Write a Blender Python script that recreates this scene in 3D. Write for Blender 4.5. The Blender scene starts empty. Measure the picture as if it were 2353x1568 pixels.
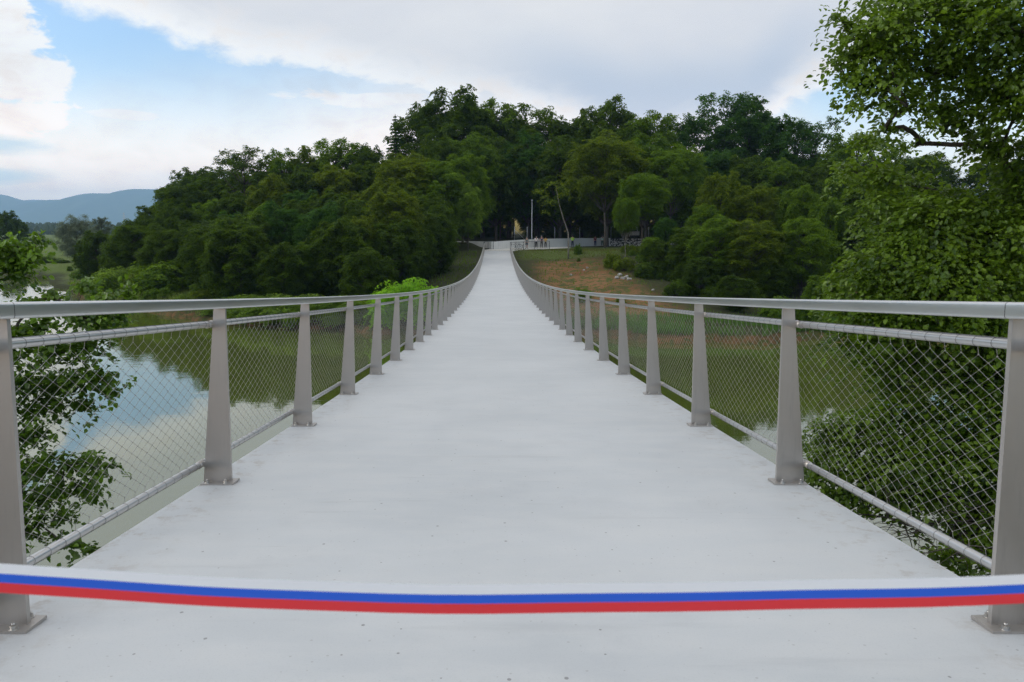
import bpy, math, random
import numpy as np
from mathutils import Matrix, Vector, Euler

# ---------------------------------------------------------------- camera, world, sun, exposure
scene = bpy.context.scene
FPX, CX, CY = 1765.0, 1142.0, 784.0          # focal length and centre in the 2353 x 1568 survey frame
PITCH, YAW = math.radians(8.35), 0.0
CAM = np.array([-0.042, 0.0, 8.5])           # water level is z = 0

cam_d = bpy.data.cameras.new("camera")
cam_d.sensor_width = 36; cam_d.lens = 27.0
cam_d.shift_x = (1176.5-CX)/2353     # the photograph is cropped slightly off-centre
cam_d.clip_start = 0.05; cam_d.clip_end = 30000
cam_d.dof.use_dof = True; cam_d.dof.focus_distance = 6.5; cam_d.dof.aperture_fstop = 11.0
cam = bpy.data.objects.new("camera", cam_d)
scene.collection.objects.link(cam)
cam.location = CAM; cam.rotation_euler = (math.pi/2 - PITCH, 0, -YAW)
scene.camera = cam

SUN_AZ, SUN_EL = math.radians(-95), math.radians(34)      # azimuth from +Y towards +X
scene.view_settings.view_transform = 'Standard'; scene.view_settings.look = 'None'
scene.view_settings.exposure = 0.06; scene.view_settings.gamma = 1.0
cy = scene.cycles
cy.max_bounces = 7; cy.diffuse_bounces = 3; cy.glossy_bounces = 3; cy.transmission_bounces = 4
cy.transparent_max_bounces = 6; cy.volume_bounces = 1; cy.use_denoising = True; cy.denoising_prefilter = 'NONE'
cy.caustics_reflective = False; cy.caustics_refractive = False
cy.sample_clamp_indirect = 6.0


class NT:
    """small helper for node trees"""
    def __init__(s, tree): s.t = tree; s.t.nodes.clear()
    def n(s, kind, **kw):
        nd = s.t.nodes.new(kind)
        for k, v in kw.items(): setattr(nd, k, v)
        return nd
    def put(s, sock, v):
        if isinstance(v, bpy.types.NodeSocket): s.t.links.new(v, sock)
        else: sock.default_value = v
    def m(s, op, a, b=0.0, c=0.0, clamp=False):
        nd = s.n('ShaderNodeMath', operation=op, use_clamp=clamp)
        for i, v in enumerate((a, b, c)): s.put(nd.inputs[i], v)
        return nd.outputs[0]
    def vm(s, op, a, b=(0, 0, 0)):
        nd = s.n('ShaderNodeVectorMath', operation=op); s.put(nd.inputs[0], a); s.put(nd.inputs[1], b)
        return nd.outputs[0]
    def mix(s, f, a, b, blend='MIX'):
        nd = s.n('ShaderNodeMix', data_type='RGBA', blend_type=blend)
        s.put(nd.inputs[0], f); s.put(nd.inputs[6], a if not isinstance(a, tuple) else (*a, 1)[:4]); s.put(nd.inputs[7], b if not isinstance(b, tuple) else (*b, 1)[:4])
        return nd.outputs[2]
    def noise(s, vec, scale, detail=4, rough=.5, dist=0.0):
        nd = s.n('ShaderNodeTexNoise'); s.put(nd.inputs['Vector'], vec)
        nd.inputs['Scale'].default_value = scale; nd.inputs['Detail'].default_value = detail
        nd.inputs['Roughness'].default_value = rough; nd.inputs['Distortion'].default_value = dist
        return nd.outputs[0]
    def ramp(s, f, stops, interp='LINEAR'):
        nd = s.n('ShaderNodeValToRGB'); cr = nd.color_ramp; cr.interpolation = interp
        while len(cr.elements) < len(stops): cr.elements.new(.5)
        for e, (p, c) in zip(cr.elements, stops):
            e.position = p; e.color = (c, c, c, 1) if not isinstance(c, tuple) else (*c, 1)[:4]
        s.put(nd.inputs[0], f)
        return nd.outputs[0]
    def sstep(s, v, a, b):
        nd = s.n('ShaderNodeMapRange', interpolation_type='SMOOTHSTEP')
        s.put(nd.inputs[0], v); nd.inputs[1].default_value = a; nd.inputs[2].default_value = b
        return nd.outputs[0]


def make_world():
    w = bpy.data.worlds.new("World"); scene.world = w; w.use_nodes = True
    N = NT(w.node_tree)
    out = N.n('ShaderNodeOutputWorld'); bg = N.n('ShaderNodeBackground')
    sky = N.n('ShaderNodeTexSky', sky_type='NISHITA')
    sky.sun_disc = False; sky.sun_elevation = SUN_EL; sky.sun_rotation = SUN_AZ
    sky.air_density = 1.0; sky.dust_density = 1.2; sky.ozone_density = 1.5
    tc = N.n('ShaderNodeTexCoord'); d = tc.outputs['Generated']
    sep = N.n('ShaderNodeSeparateXYZ'); N.put(sep.inputs[0], d)
    X, Y, Z = sep.outputs
    az = N.m('MULTIPLY', N.m('ARCTAN2', X, Y), 57.2958)          # degrees, 0 = along the bridge
    el = N.m('MULTIPLY', N.m('ARCSINE', Z), 57.2958)
    # cloud plane coordinates for the sheet of cloud overhead
    zc = N.m('MAXIMUM', Z, 0.06)
    comb = N.n('ShaderNodeCombineXYZ'); N.put(comb.inputs[0], N.m('DIVIDE', X, zc)); N.put(comb.inputs[1], N.m('DIVIDE', Y, zc))
    pl = comb.outputs[0]
    cz = N.n('ShaderNodeCombineXYZ'); N.put(cz.inputs[0], az); N.put(cz.inputs[1], N.m('MULTIPLY', el, 1.9))
    ae = cz.outputs[0]
    n1 = N.noise(ae, .30, 8, .6, .3)                             # billow detail
    n2 = N.noise(pl, .35, 5, .5, .4)
    n3 = N.noise(ae, .07, 4, .5, .2)
    nw = N.noise(N.vm('MULTIPLY', ae, (.35, 1, 1)), .35, 7, .62, .4)   # wisps drawn out sideways
    azn = N.m('DIVIDE', N.m('ADD', az, 60), 120, clamp=True)      # -60..60 -> 0..1
    def A(a): return (a + 60) / 120
    # lower edge (elevation / 40) of the big cloud sheet along azimuth
    edge = N.ramp(azn, [(0, 34/40), (A(-34), 17.5/40), (A(-28.2), 13.6/40), (A(-24), 12.9/40), (A(-17.4), 11.2/40), (A(-13), 10.9/40),
                        (A(-7), 9.6/40), (A(2), 8.0/40), (A(9.7), 5.5/40), (A(17), 5.5/40), (A(20), 7.9/40), (A(23.5), 9.8/40), (A(29.9), 13.6/40), (1, 24/40)])
    e0 = N.m('SUBTRACT', el, N.m('MULTIPLY', edge, 40))
    e = N.m('ADD', e0, N.m('MULTIPLY', N.m('SUBTRACT', n1, .5), 3.8))
    mA = N.sstep(e, -.7, .9)
    def blob(a0, el0, ra, re, soft, amp, nn=None):
        q = N.m('ADD', N.m('POWER', N.m('ABSOLUTE', N.m('DIVIDE', N.m('SUBTRACT', az, a0), ra)), 2.0),
                N.m('POWER', N.m('ABSOLUTE', N.m('DIVIDE', N.m('SUBTRACT', el, el0), re)), 2.0))
        q = N.m('SUBTRACT', 1, N.m('SQRT', q))
        q = N.m('ADD', q, N.m('MULTIPLY', N.m('SUBTRACT', nn or n1, .5), amp))
        return N.sstep(q, 0.0, soft)
    b1 = N.m('MAXIMUM', blob(-34.5, 12.0, 5.0, 4.5, .12, 1.1), blob(-31.5, 9.2, 3.6, 1.9, .2, 1.2))
    b2 = blob(-34, 6.6, 6.5, 1.9, .3, 1.6)
    b3 = N.m('MAXIMUM', blob(-9, 9.0, 8.0, .9, .7, 2.6, nw), N.m('MULTIPLY', blob(-25, 7.3, 3.4, .5, .5, 1.6, nw), .8))
    # veil thickening to the horizon
    vw = N.ramp(azn, [(0, .5), (A(-30), .40), (A(-16), .54), (A(-6), .95), (A(4), 1.0), (A(16), .8), (A(24), .25), (1, .2)])
    veil = N.m('SUBTRACT', 1, N.sstep(N.m('SUBTRACT', N.m('ADD', el, N.m('MULTIPLY', N.m('SUBTRACT', n3, .5), 5)), N.m('MULTIPLY', vw, 7)), -.5, 9.5))
    w1 = N.m('MULTIPLY', N.m('MAXIMUM', blob(-33.5, 5.0, 5.5, .9, .8, 1.5, nw), N.m('MAXIMUM', blob(-34, 3.2, 6.5, .9, .8, 1.5, nw), N.m('MULTIPLY', blob(-20, 3.4, 8, .7, .9, 1.6, nw), .25))), .9)
    w2 = N.m('MULTIPLY', N.sstep(az, 18, 22.5), .45)
    veil = N.m('MULTIPLY', veil, N.m('SUBTRACT', 1, w2))
    mk = N.m('MAXIMUM', N.m('MAXIMUM', mA, b1), N.m('MAXIMUM', b2, N.m('MULTIPLY', b3, .9)))
    mk = N.m('MAXIMUM', mk, veil)
    # cloud colour: white rim, grey belly
    far_up = N.sstep(el, 14, 40)
    belly = N.ramp(N.m('ADD', n2, N.m('MULTIPLY', N.m('SUBTRACT', n1, .5), .12)), [(.34, (.70, .72, .77)), (.5, (.79, .79, .81)), (.66, (.88, .87, .86))])
    lowb = N.m('MULTIPLY', N.m('MULTIPLY', N.sstep(e0, -1, 2.5), N.m('SUBTRACT', 1, N.sstep(e0, 3.5, 7.5))), N.m('MULTIPLY', N.sstep(az, -4, 8), N.m('SUBTRACT', 1, N.sstep(az, 18, 24))))
    belly = N.mix(N.m('MULTIPLY', lowb, .85), belly, (.56, .63, .74))
    white = N.mix(N.sstep(n1, .3, .6), (.93, .86, .80), (1.03, 1.02, 1.0))
    isbelly = N.m('MULTIPLY', N.sstep(e, .2, 3.4), mA)
    ccol = N.mix(isbelly, white, belly)
    ccol = N.mix(far_up, ccol, OVERHEAD)
    ccol = N.mix(N.m('SUBTRACT', 1, N.m('MAXIMUM', isbelly, far_up)), ccol, N.vm('MULTIPLY', ccol, (1.06, 1.06, 1.06)))
    ccol = N.vm('MULTIPLY', ccol, (10.0, 10.0, 10.0))
    skyc = N.vm('MULTIPLY', sky.outputs[0], SKY_TINT)
    col = N.mix(mk, skyc, ccol)
    col = N.mix(w1, col, (5.6, 7.4, 8.6))
    lift = N.m('SUBTRACT', 1, N.sstep(el, -1, 11))
    col = N.mix(lift, col, N.vm('MULTIPLY', col, (2.35, 1.90, 1.56)))
    N.put(bg.inputs[0], col); bg.inputs[1].default_value = 0.1
    w.node_tree.links.new(bg.outputs[0], out.inputs[0])

SKY_TINT = (1.78, 1.93, 2.0)
OVERHEAD = (.95, .95, .96)
make_world()
sd = bpy.data.lights.new("sun", 'SUN'); sd.energy = 0.8; sd.angle = math.radians(28); sd.color = (1, .93, .82)
sun = bpy.data.objects.new("sun", sd); scene.collection.objects.link(sun)
sv = Vector((math.sin(SUN_AZ)*math.cos(SUN_EL), math.cos(SUN_AZ)*math.cos(SUN_EL), math.sin(SUN_EL)))
sun.rotation_euler = sv.to_track_quat('Z', 'Y').to_euler(); sun.location = (-30, 40, 60)

# ---------------------------------------------------------------- survey helpers
_F = np.array([math.sin(YAW)*math.cos(PITCH), math.cos(YAW)*math.cos(PITCH), -math.sin(PITCH)])
_R = np.array([math.cos(YAW), -math.sin(YAW), 0.0]); _U = np.cross(_R, _F)
def ray(px, py):
    return _F + _R*(px-CX)/FPX + _U*(CY-py)/FPX
def at(px, py, D):
    """point on the sight line of a survey pixel at distance D along the bridge axis"""
    r = ray(px, py); return CAM + r*(D/r[1])

# ---------------------------------------------------------------- object helpers
COL = scene.collection
def tag(o, label=None, cat=None, group=None, kind=None):
    if label: o['label'] = label
    if cat: o['category'] = cat
    if group: o['group'] = group
    if kind: o['kind'] = kind
    return o
def empty(name, loc=(0, 0, 0), rz=0):
    o = bpy.data.objects.new(name, None); COL.objects.link(o)
    o.location = loc; o.rotation_euler = (0, 0, rz); o.empty_display_size = .3
    return o
def link(name, me, parent=None, loc=(0, 0, 0)):
    o = bpy.data.objects.new(name, me); COL.objects.link(o); o.location = loc
    if parent: o.parent = parent
    return o
def copy_tree(o, parent=None):
    c = o.copy(); COL.objects.link(c); c.parent = parent
    for ch in list(o.children): copy_tree(ch, c)
    return c

class MB:
    def __init__(s): s.v = []; s.f = []; s.mi = []; s.sm = []
    def add(s, vs, fs, mi=0, smooth=False):
        b = len(s.v); s.v += [tuple(map(float, p)) for p in vs]
        for f in fs: s.f.append([b+i for i in f]); s.mi.append(mi); s.sm.append(smooth)
    def box(s, c, d, M=None, mi=0):
        x, y, z = d[0]/2, d[1]/2, d[2]/2
        vs = [Vector((sx*x, sy*y, sz*z)) for sz in (-1, 1) for sy in (-1, 1) for sx in (-1, 1)]
        if M is not None: vs = [M @ p for p in vs]
        vs = [p+Vector(c) for p in vs]
        s.add(vs, [(0, 2, 3, 1), (4, 5, 7, 6), (0, 1, 5, 4), (2, 6, 7, 3), (0, 4, 6, 2), (1, 3, 7, 5)], mi)
    def tube(s, pts, r, n=8, mi=0, cap=True, smooth=True):
        pts = [Vector(p) for p in pts]; rr = r if hasattr(r, '__len__') else [r]*len(pts)
        vs = []; prev = None
        for i, p in enumerate(pts):
            t = (pts[min(i+1, len(pts)-1)]-pts[max(i-1, 0)]).normalized()
            if prev is None:
                a = Vector((0, 0, 1)) if abs(t.z) < .9 else Vector((1, 0, 0)); u = t.cross(a).normalized()
            else: u = (prev - t*prev.dot(t)).normalized()
            prev = u; w = t.cross(u)
            for k in range(n):
                a = 2*math.pi*k/n; vs.append(p+(u*math.cos(a)+w*math.sin(a))*rr[i])
        fs = []
        for i in range(len(pts)-1):
            for k in range(n):
                k2 = (k+1) % n; fs.append((i*n+k, i*n+k2, (i+1)*n+k2, (i+1)*n+k))
        s.add(vs, fs, mi, smooth)
        if cap and n > 2:
            b = len(s.v)-len(vs)
            s.f.append([b+k for k in range(n)][::-1]); s.mi.append(mi); s.sm.append(False)
            s.f.append([b+(len(pts)-1)*n+k for k in range(n)]); s.mi.append(mi); s.sm.append(False)
    def prism(s, outline, axis_vec, mi=0, smooth=False):
        a = [Vector(p) for p in outline]; n = len(a); e = Vector(axis_vec)
        vs = a+[p+e for p in a]
        s.add(vs, [tuple(range(n))[::-1], tuple(range(n, 2*n))], mi)
        b = len(s.v)-2*n
        for k in range(n):
            k2 = (k+1) % n; s.f.append([b+k, b+k2, b+n+k2, b+n+k]); s.mi.append(mi); s.sm.append(smooth)
    def ball(s, c, r, nu=10, nv=7, mi=0, M=None):
        vs = []; rr = r if hasattr(r, '__len__') else (r, r, r)
        for j in range(nv+1):
            th = math.pi*j/nv
            for i in range(nu):
                ph = 2*math.pi*i/nu
                p = Vector((rr[0]*math.sin(th)*math.cos(ph), rr[1]*math.sin(th)*math.sin(ph), rr[2]*math.cos(th)))
                if M is not None: p = M @ p
                vs.append(p+Vector(c))
        s.add(vs, [(j*nu+i, (j+1)*nu+i, (j+1)*nu+(i+1) % nu, j*nu+(i+1) % nu) for j in range(nv) for i in range(nu)], mi, True)
    def mesh(s, name, mats):
        me = bpy.data.meshes.new(name); me.from_pydata(s.v, [], s.f)
        for m in (mats if isinstance(mats, (list, tuple)) else [mats]): me.materials.append(m)
        me.polygons.foreach_set('material_index', s.mi); me.polygons.foreach_set('use_smooth', s.sm)
        me.update(); return me
    def build(s, name, mats, parent=None, loc=(0, 0, 0)):
        return link(name, s.mesh(name, mats), parent, loc)

# ---------------------------------------------------------------- materials
def mat(name, base=(.5, .5, .5), rough=.6, metal=0.0, spec=.5, fn=None):
    m = bpy.data.materials.new(name); m.use_nodes = True
    N = NT(m.node_tree); out = N.n('ShaderNodeOutputMaterial'); b = N.n('ShaderNodeBsdfPrincipled')
    b.inputs['Base Color'].default_value = (*base, 1); b.inputs['Roughness'].default_value = rough
    b.inputs['Metallic'].default_value = metal; b.inputs['Specular IOR Level'].default_value = spec
    m.node_tree.links.new(b.outputs[0], out.inputs[0])
    if fn: fn(N, b, out)
    return m
def obj_co(N): return N.n('ShaderNodeTexCoord').outputs['Object']
def world_co(N): return N.n('ShaderNodeNewGeometry').outputs['Position']
def bump(N, b, h, strength, dist):
    bp = N.n('ShaderNodeBump'); bp.inputs['Strength'].default_value = strength; bp.inputs['Distance'].default_value = dist
    N.put(bp.inputs['Height'], h); N.put(b.inputs['Normal'], bp.outputs[0])
def speck(base, var, scale, rough=.6, bmp=0.0, metal=0.0, stretch=(1, 1, 1)):
    def fn(N, b, out):
        co = N.vm('MULTIPLY', world_co(N), stretch)
        n = N.noise(co, scale, 5, .6)
        N.put(b.inputs['Base Color'], N.mix(N.sstep(n, .3, .7), base, var))
        if bmp: bump(N, b, n, .4, bmp)
    return fn

def deck_fn(N, b, out):
    co = world_co(N)
    big = N.noise(co, .55, 4, .6); mid = N.noise(N.vm('MULTIPLY', co, (1, 2.5, 1)), 2.2, 6, .62); fine = N.noise(co, 160, 2, .6)
    streak = N.noise(N.vm('MULTIPLY', co, (.35, 3.2, 1)), 1.7, 5, .6)
    c = N.mix(N.sstep(big, .3, .7), (.465, .486, .498), (.535, .552, .56))
    c = N.mix(N.m('MULTIPLY', N.sstep(mid, .38, .66), .32), c, (.60, .60, .59)); c = N.mix(N.m('MULTIPLY', N.sstep(N.noise(co, 1.3, 7, .68), .52, .70), .35), c, (.415, .43, .445))
    c = N.mix(N.m('MULTIPLY', N.sstep(streak, .60, .78), .35), c, (.36, .37, .38))
    c = N.mix(N.m('MULTIPLY', N.sstep(fine, .5, .8), .28), c, (.34, .36, .38))
    # grit and dirt specks
    v = N.n('ShaderNodeTexVoronoi', voronoi_dimensions='2D'); N.put(v.inputs['Vector'], N.vm('MULTIPLY', co, (1, .8, 1))); v.inputs['Scale'].default_value = 6.0
    sc = N.n('ShaderNodeSeparateColor'); N.put(sc.inputs[0], v.outputs['Color'])
    rad = N.m('MULTIPLY', N.m('MAXIMUM', N.m('SUBTRACT', sc.outputs[0], .52), 0), .085)
    sp = N.m('LESS_THAN', v.outputs['Distance'], rad)
    c = N.mix(N.m('MULTIPLY', sp, .65), c, (.12, .115, .11))
    v2 = N.n('ShaderNodeTexVoronoi', voronoi_dimensions='2D'); N.put(v2.inputs['Vector'], co); v2.inputs['Scale'].default_value = 26
    sc2 = N.n('ShaderNodeSeparateColor'); N.put(sc2.inputs[0], v2.outputs['Color'])
    c = N.mix(N.m('MULTIPLY', N.m('LESS_THAN', v2.outputs['Distance'], N.m('MULTIPLY', N.m('MAXIMUM', N.m('SUBTRACT', sc2.outputs[0], .86), 0), .9)), .4), c, (.25, .24, .23))
    st2 = N.noise(N.vm('MULTIPLY', co, (.6, 7, 1)), 2.3, 7, .7)
    c = N.mix(N.m('MULTIPLY', N.m('MULTIPLY', N.sstep(st2, .58, .68), N.sstep(N.noise(co, .8, 3, .5), .5, .65)), .40), c, (.33, .33, .32))
    # brown dirt gathered near the edges
    sep = N.n('ShaderNodeSeparateXYZ'); N.put(sep.inputs[0], co)
    ed = N.sstep(N.m('ABSOLUTE', sep.outputs[0]), 1.35, 1.85)
    dn = N.sstep(N.noise(co, 9, 6, .75), .50, .66)
    c = N.mix(N.m('MULTIPLY', N.m('MULTIPLY', ed, dn), .55), c, (.30, .25, .20))
    N.put(b.inputs['Base Color'], c)
    N.put(b.inputs['Roughness'], N.m('ADD', .36, N.m('MULTIPLY', mid, .22)))
    bump(N, b, fine, .12, .002)
M_deck = mat('deck_coating', spec=.35, rough=.5, fn=deck_fn)
def steel_fn(base, var, rough):
    def fn(N, b, out):
        co = obj_co(N)
        n = N.noise(N.vm('MULTIPLY', co, (1, 1, .12)), 40, 4, .6); g = N.noise(co, 3, 4, .6)
        c = N.mix(g, base, var); c = N.mix(N.m('MULTIPLY', N.sstep(n, .5, .8), .25), c, (.25, .235, .22))
        N.put(b.inputs['Base Color'], c); N.put(b.inputs['Roughness'], N.m('ADD', rough, N.m('MULTIPLY', n, .15)))
    return fn
def rail_fn(N, b, out):
    co = world_co(N); g = N.noise(N.vm('MULTIPLY', co, (4, .5, 4)), 2, 3, .5)
    N.put(b.inputs['Base Color'], N.mix(g, (.60, .60, .595), (.70, .70, .69))); N.put(b.inputs['Roughness'], N.m('ADD', .29, N.m('MULTIPLY', g, .08)))
M_post = mat('brushed_steel', rough=.42, metal=.75, fn=steel_fn((.40, .372, .345), (.48, .45, .42), .34))
M_rail = mat('satin_steel', rough=.3, metal=1.0, fn=rail_fn)
M_tube = mat('polished_steel', (.60, .59, .58), .32, .95)
M_wire = mat('steel_wire', (.36, .35, .32), .42, .6)
M_lash = mat('lashing_wire', (.16, .155, .15), .5, .4)
M_dark = mat('joint_shadow_gap', (.08, .08, .08), .7)
M_bolt = mat('bolt_steel', (.5, .48, .45), .3, .9)
M_edge = mat('bridge_edge_steel', (.30, .31, .31), .6, .3)
M_conc = mat('concrete', rough=.85, fn=speck((.40, .40, .385), (.50, .50, .48), 1.2, .85, .01))
M_path = mat('pale_concrete_path', rough=.85, fn=speck((.60, .58, .53), (.70, .68, .63), .8, .85))
M_galv = mat('galvanised_steel', (.42, .45, .48), .45, .5)
M_darkrail = mat('dark_grey_railing_steel', (.10, .105, .11), .5, .4)

def leaf_mat(name, dark, light, trans=.42, gloss=.3, rough=.5):
    m = bpy.data.materials.new(name); m.use_nodes = True
    N = NT(m.node_tree); out = N.n('ShaderNodeOutputMaterial'); b = N.n('ShaderNodeBsdfPrincipled'); t = N.n('ShaderNodeBsdfTranslucent')
    at_ = N.n('ShaderNodeAttribute', attribute_name='tint'); oi = N.n('ShaderNodeObjectInfo')
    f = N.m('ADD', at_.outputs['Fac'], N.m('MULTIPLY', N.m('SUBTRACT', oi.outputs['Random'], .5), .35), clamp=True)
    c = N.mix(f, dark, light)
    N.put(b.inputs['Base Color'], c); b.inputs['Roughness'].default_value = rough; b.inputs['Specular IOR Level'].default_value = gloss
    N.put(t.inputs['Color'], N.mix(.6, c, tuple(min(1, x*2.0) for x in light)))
    mx = N.n('ShaderNodeMixShader'); mx.inputs[0].default_value = trans
    N.t.links.new(b.outputs[0], mx.inputs[1]); N.t.links.new(t.outputs[0], mx.inputs[2]); N.t.links.new(mx.outputs[0], out.inputs[0])
    return m
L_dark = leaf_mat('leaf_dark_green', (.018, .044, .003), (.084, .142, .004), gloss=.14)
L_blue = leaf_mat('leaf_blue_green', (.016, .052, .007), (.064, .146, .012), gloss=.14)
L_mid = leaf_mat('leaf_mid_green', (.030, .070, .003), (.135, .225, .008), gloss=.14)
L_olive = leaf_mat('leaf_olive_green', (.034, .066, .003), (.150, .205, .006), gloss=.14)
L_light = leaf_mat('leaf_light_green', (.060, .110, .010), (.190, .290, .025), gloss=.14)
L_bright = leaf_mat('leaf_bright_green', (.110, .250, .010), (.260, .480, .020), gloss=.14)
L_grey = leaf_mat('leaf_grey_willow', (.070, .095, .060), (.170, .210, .140), gloss=.14)
L_near = leaf_mat('leaf_near_glossy', (.035, .075, .005), (.150, .240, .014), .38, .45, .36)
L_nearl = leaf_mat('leaf_near_left', (.032, .070, .005), (.140, .250, .014), .38, .45, .36)
M_bark = mat('bark', rough=.9, fn=speck((.045, .036, .028), (.10, .085, .07), 6, .9))
M_palebark = mat('pale_bark', rough=.9, fn=speck((.11, .10, .08), (.24, .22, .18), 5, .9))

# ---------------------------------------------------------------- terrain
def lerp(x, xs, ys): return np.interp(x, xs, ys)
def shore(x):
    y = lerp(x, [-3000, -200, -100, -75, -50, -30, -15, 0, 10, 22, 40, 100, 3000],
             [155, 150, 146, 128, 92, 72, 63, 60, 58, 56.5, 58, 62, 90])
    return y + 1.1*np.sin(x*.31) + .7*np.sin(x*.83+1) + .35*np.sin(x*2.1)
def smooth(t): t = np.clip(t, 0, 1); return t*t*(3-2*t)
def near_edge(x):
    return np.where(x > 0, 2.5+1.0*np.maximum(0, x-3), 2.5+1.0*np.maximum(0, -x-3)) + .6*np.sin(x*.9)
def ground(x, y):
    x = np.asarray(x, float); y = np.asarray(y, float)
    t = y-shore(x)
    P = lerp(x, [-400, -90, -60, -35, -12, 0, 30, 60, 200], [1.4, 1.7, 2.6, 4.2, 5.52, 5.52, 5.6, 6.1, 5])
    far = -1.8+2.3*smooth((t+1.6)/2.4) + (P-.5)*np.clip((t-.8)/42.5, 0, 1)
    wid = smooth(1-(np.abs(x-15)-80)/80)
    far = far + (1.2*smooth((y-131)/12)+5.6*smooth((y-148)/62))*wid
    # left of the bridge head the verge stands a little above the path
    far = far + .88*smooth((y-104)/7)*smooth((-1.9-x)/2.6)*smooth((x+40)/20)*(1-smooth((y-124)/8))
    k = smooth((y-210)/260); far = far*(1-k)+1.3*k
    far = far + np.where(t > 2, .12*np.sin(x*.9+y*.4)*np.sin(y*.7-x*.23) + .25*np.sin(x*.13+1)*np.sin(y*.11), 0)*(1-smooth((y-98)/4)*smooth((132-y)/3)*smooth((x+9)/3)*smooth((70-x)/3))
    u = near_edge(x)-y
    near = -1.8+2.2*smooth((u+1.6)/2.4)+7.0*smooth(u/14)
    return np.maximum(far, near)
def gz(x, y): return float(ground(x, y))

def terrain():
    def axis(lo, hi, fine_lo, fine_hi, step):
        f = list(np.arange(fine_lo, fine_hi+.01, step))
        a, s, q = [], step, fine_lo
        while q > lo: s *= 1.22; q -= s; a.append(max(q, lo))
        b, s, q = [], step, fine_hi
        while q < hi: s *= 1.22; q += s; b.append(min(q, hi))
        return np.array(a[::-1]+f+b)
    xs = axis(-11500, 10500, -110, 90, .8); ys = axis(-400, 14500, 44, 150, .8)
    ys2 = np.array([-400, -200, -100, -50, -30, -20, -12]+list(np.arange(-8, 44, 1.2)))
    ys = np.concatenate([ys2, ys[ys > 43.2]])
    X, Y = np.meshgrid(xs, ys); Z = ground(X, Y)
    nx, ny = len(xs), len(ys)
    co = np.stack([X, Y, Z], -1).reshape(-1, 3)
    i = np.arange(nx*ny).reshape(ny, nx)
    fa = np.stack([i[:-1, :-1], i[:-1, 1:], i[1:, 1:], i[1:, :-1]], -1).reshape(-1, 4)
    me = np_mesh('ground', co, fa)
    # what grows where: bare soil on the graded bank, dry field behind the wood, meadow upstream
    x, y = co[:, 0], co[:, 1]; t = y-shore(x)
    soil = smooth((x-3)/3)*smooth((17.5-x-.12*(y-70))/5)*smooth((97-y+.12*x)/5)*smooth((t-2.5)/5)
    soil = np.maximum(soil, .9*smooth(1-np.abs(x-33)/3)*smooth((100-y)/6)*smooth((t-6)/5))
    soil = np.maximum(soil, .85*smooth(1-np.abs(t-.3)/1.2)*smooth((x+58)/8))
    field = smooth((y-160)/8)*smooth((x+50)/15)*smooth((120-x)/30)*(1-smooth((y-330)/80))
    mead = smooth((t-2.5)/3)*smooth((-55-x)/10)
    mead = np.maximum(mead, smooth((x-2)/2)*smooth((44-x)/6)*smooth((y-95)/4)*smooth((122-y)/3)*.8)
    mead = np.maximum(mead, .75*smooth((t-1)/2)*smooth((15-t)/5)*smooth((-6-x)/4)*smooth((x+70)/10))
    for nm, arr in (('soil', soil), ('field', field), ('meadow', mead)):
        a = me.attributes.new(nm, 'FLOAT', 'POINT'); a.data.foreach_set('value', arr.astype(np.float32))
    def fn(N, b, out):
        co = world_co(N)
        def A(n): return N.n('ShaderNodeAttribute', attribute_name=n).outputs['Fac']
        n1 = N.noise(co, .5, 7, .65); n2 = N.noise(co, 3, 5, .65); n3 = N.noise(co, .12, 4, .5)
        base = N.mix(n1, (.020, .024, .010), (.055, .062, .020))
        mead = N.mix(n2, (.055, .10, .015), (.10, .15, .03)); mead = N.mix(N.m('MULTIPLY', n3, .4), mead, (.15, .13, .05))
        n4 = N.noise(co, 1.4, 7, .7)
        soil = N.mix(n2, (.11, .055, .024), (.30, .155, .07)); soil = N.mix(N.sstep(n3, .45, .6), soil, N.vm('MULTIPLY', soil, (.75, .68, .62)))
        soil = N.mix(N.sstep(n4, .49, .57), soil, (.065, .085, .018)); soil = N.mix(N.m('MULTIPLY', N.sstep(n1, .53, .62), .8), soil, (.05, .065, .016))
        fld = N.mix(n2, (.20, .17, .045), (.33, .24, .08))
        c = N.mix(N.m('MULTIPLY', A('meadow'), 1), base, mead)
        c = N.mix(A('soil'), c, soil); c = N.mix(A('field'), c, fld)
        N.put(b.inputs['Base Color'], c); bump(N, b, n2, .8, .15)
    me.materials.append(mat('ground_cover', rough=.95, spec=.2, fn=fn))
    o = link('ground', me); tag(o, kind='structure')
    return o

def np_mesh(name, co, faces, smooth_=True):
    me = bpy.data.meshes.new(name); n = len(faces); k = faces.shape[1]
    me.vertices.add(len(co)); me.vertices.foreach_set('co', np.ascontiguousarray(co, np.float32).ravel())
    me.loops.add(n*k); me.loops.foreach_set('vertex_index', np.ascontiguousarray(faces, np.int32).ravel())
    me.polygons.add(n); me.polygons.foreach_set('loop_start', np.arange(0, n*k, k, dtype=np.int32))
    me.polygons.foreach_set('loop_total', np.full(n, k, np.int32))
    me.polygons.foreach_set('use_smooth', np.full(n, smooth_, bool))
    me.update(calc_edges=True); return me
terrain()

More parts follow.
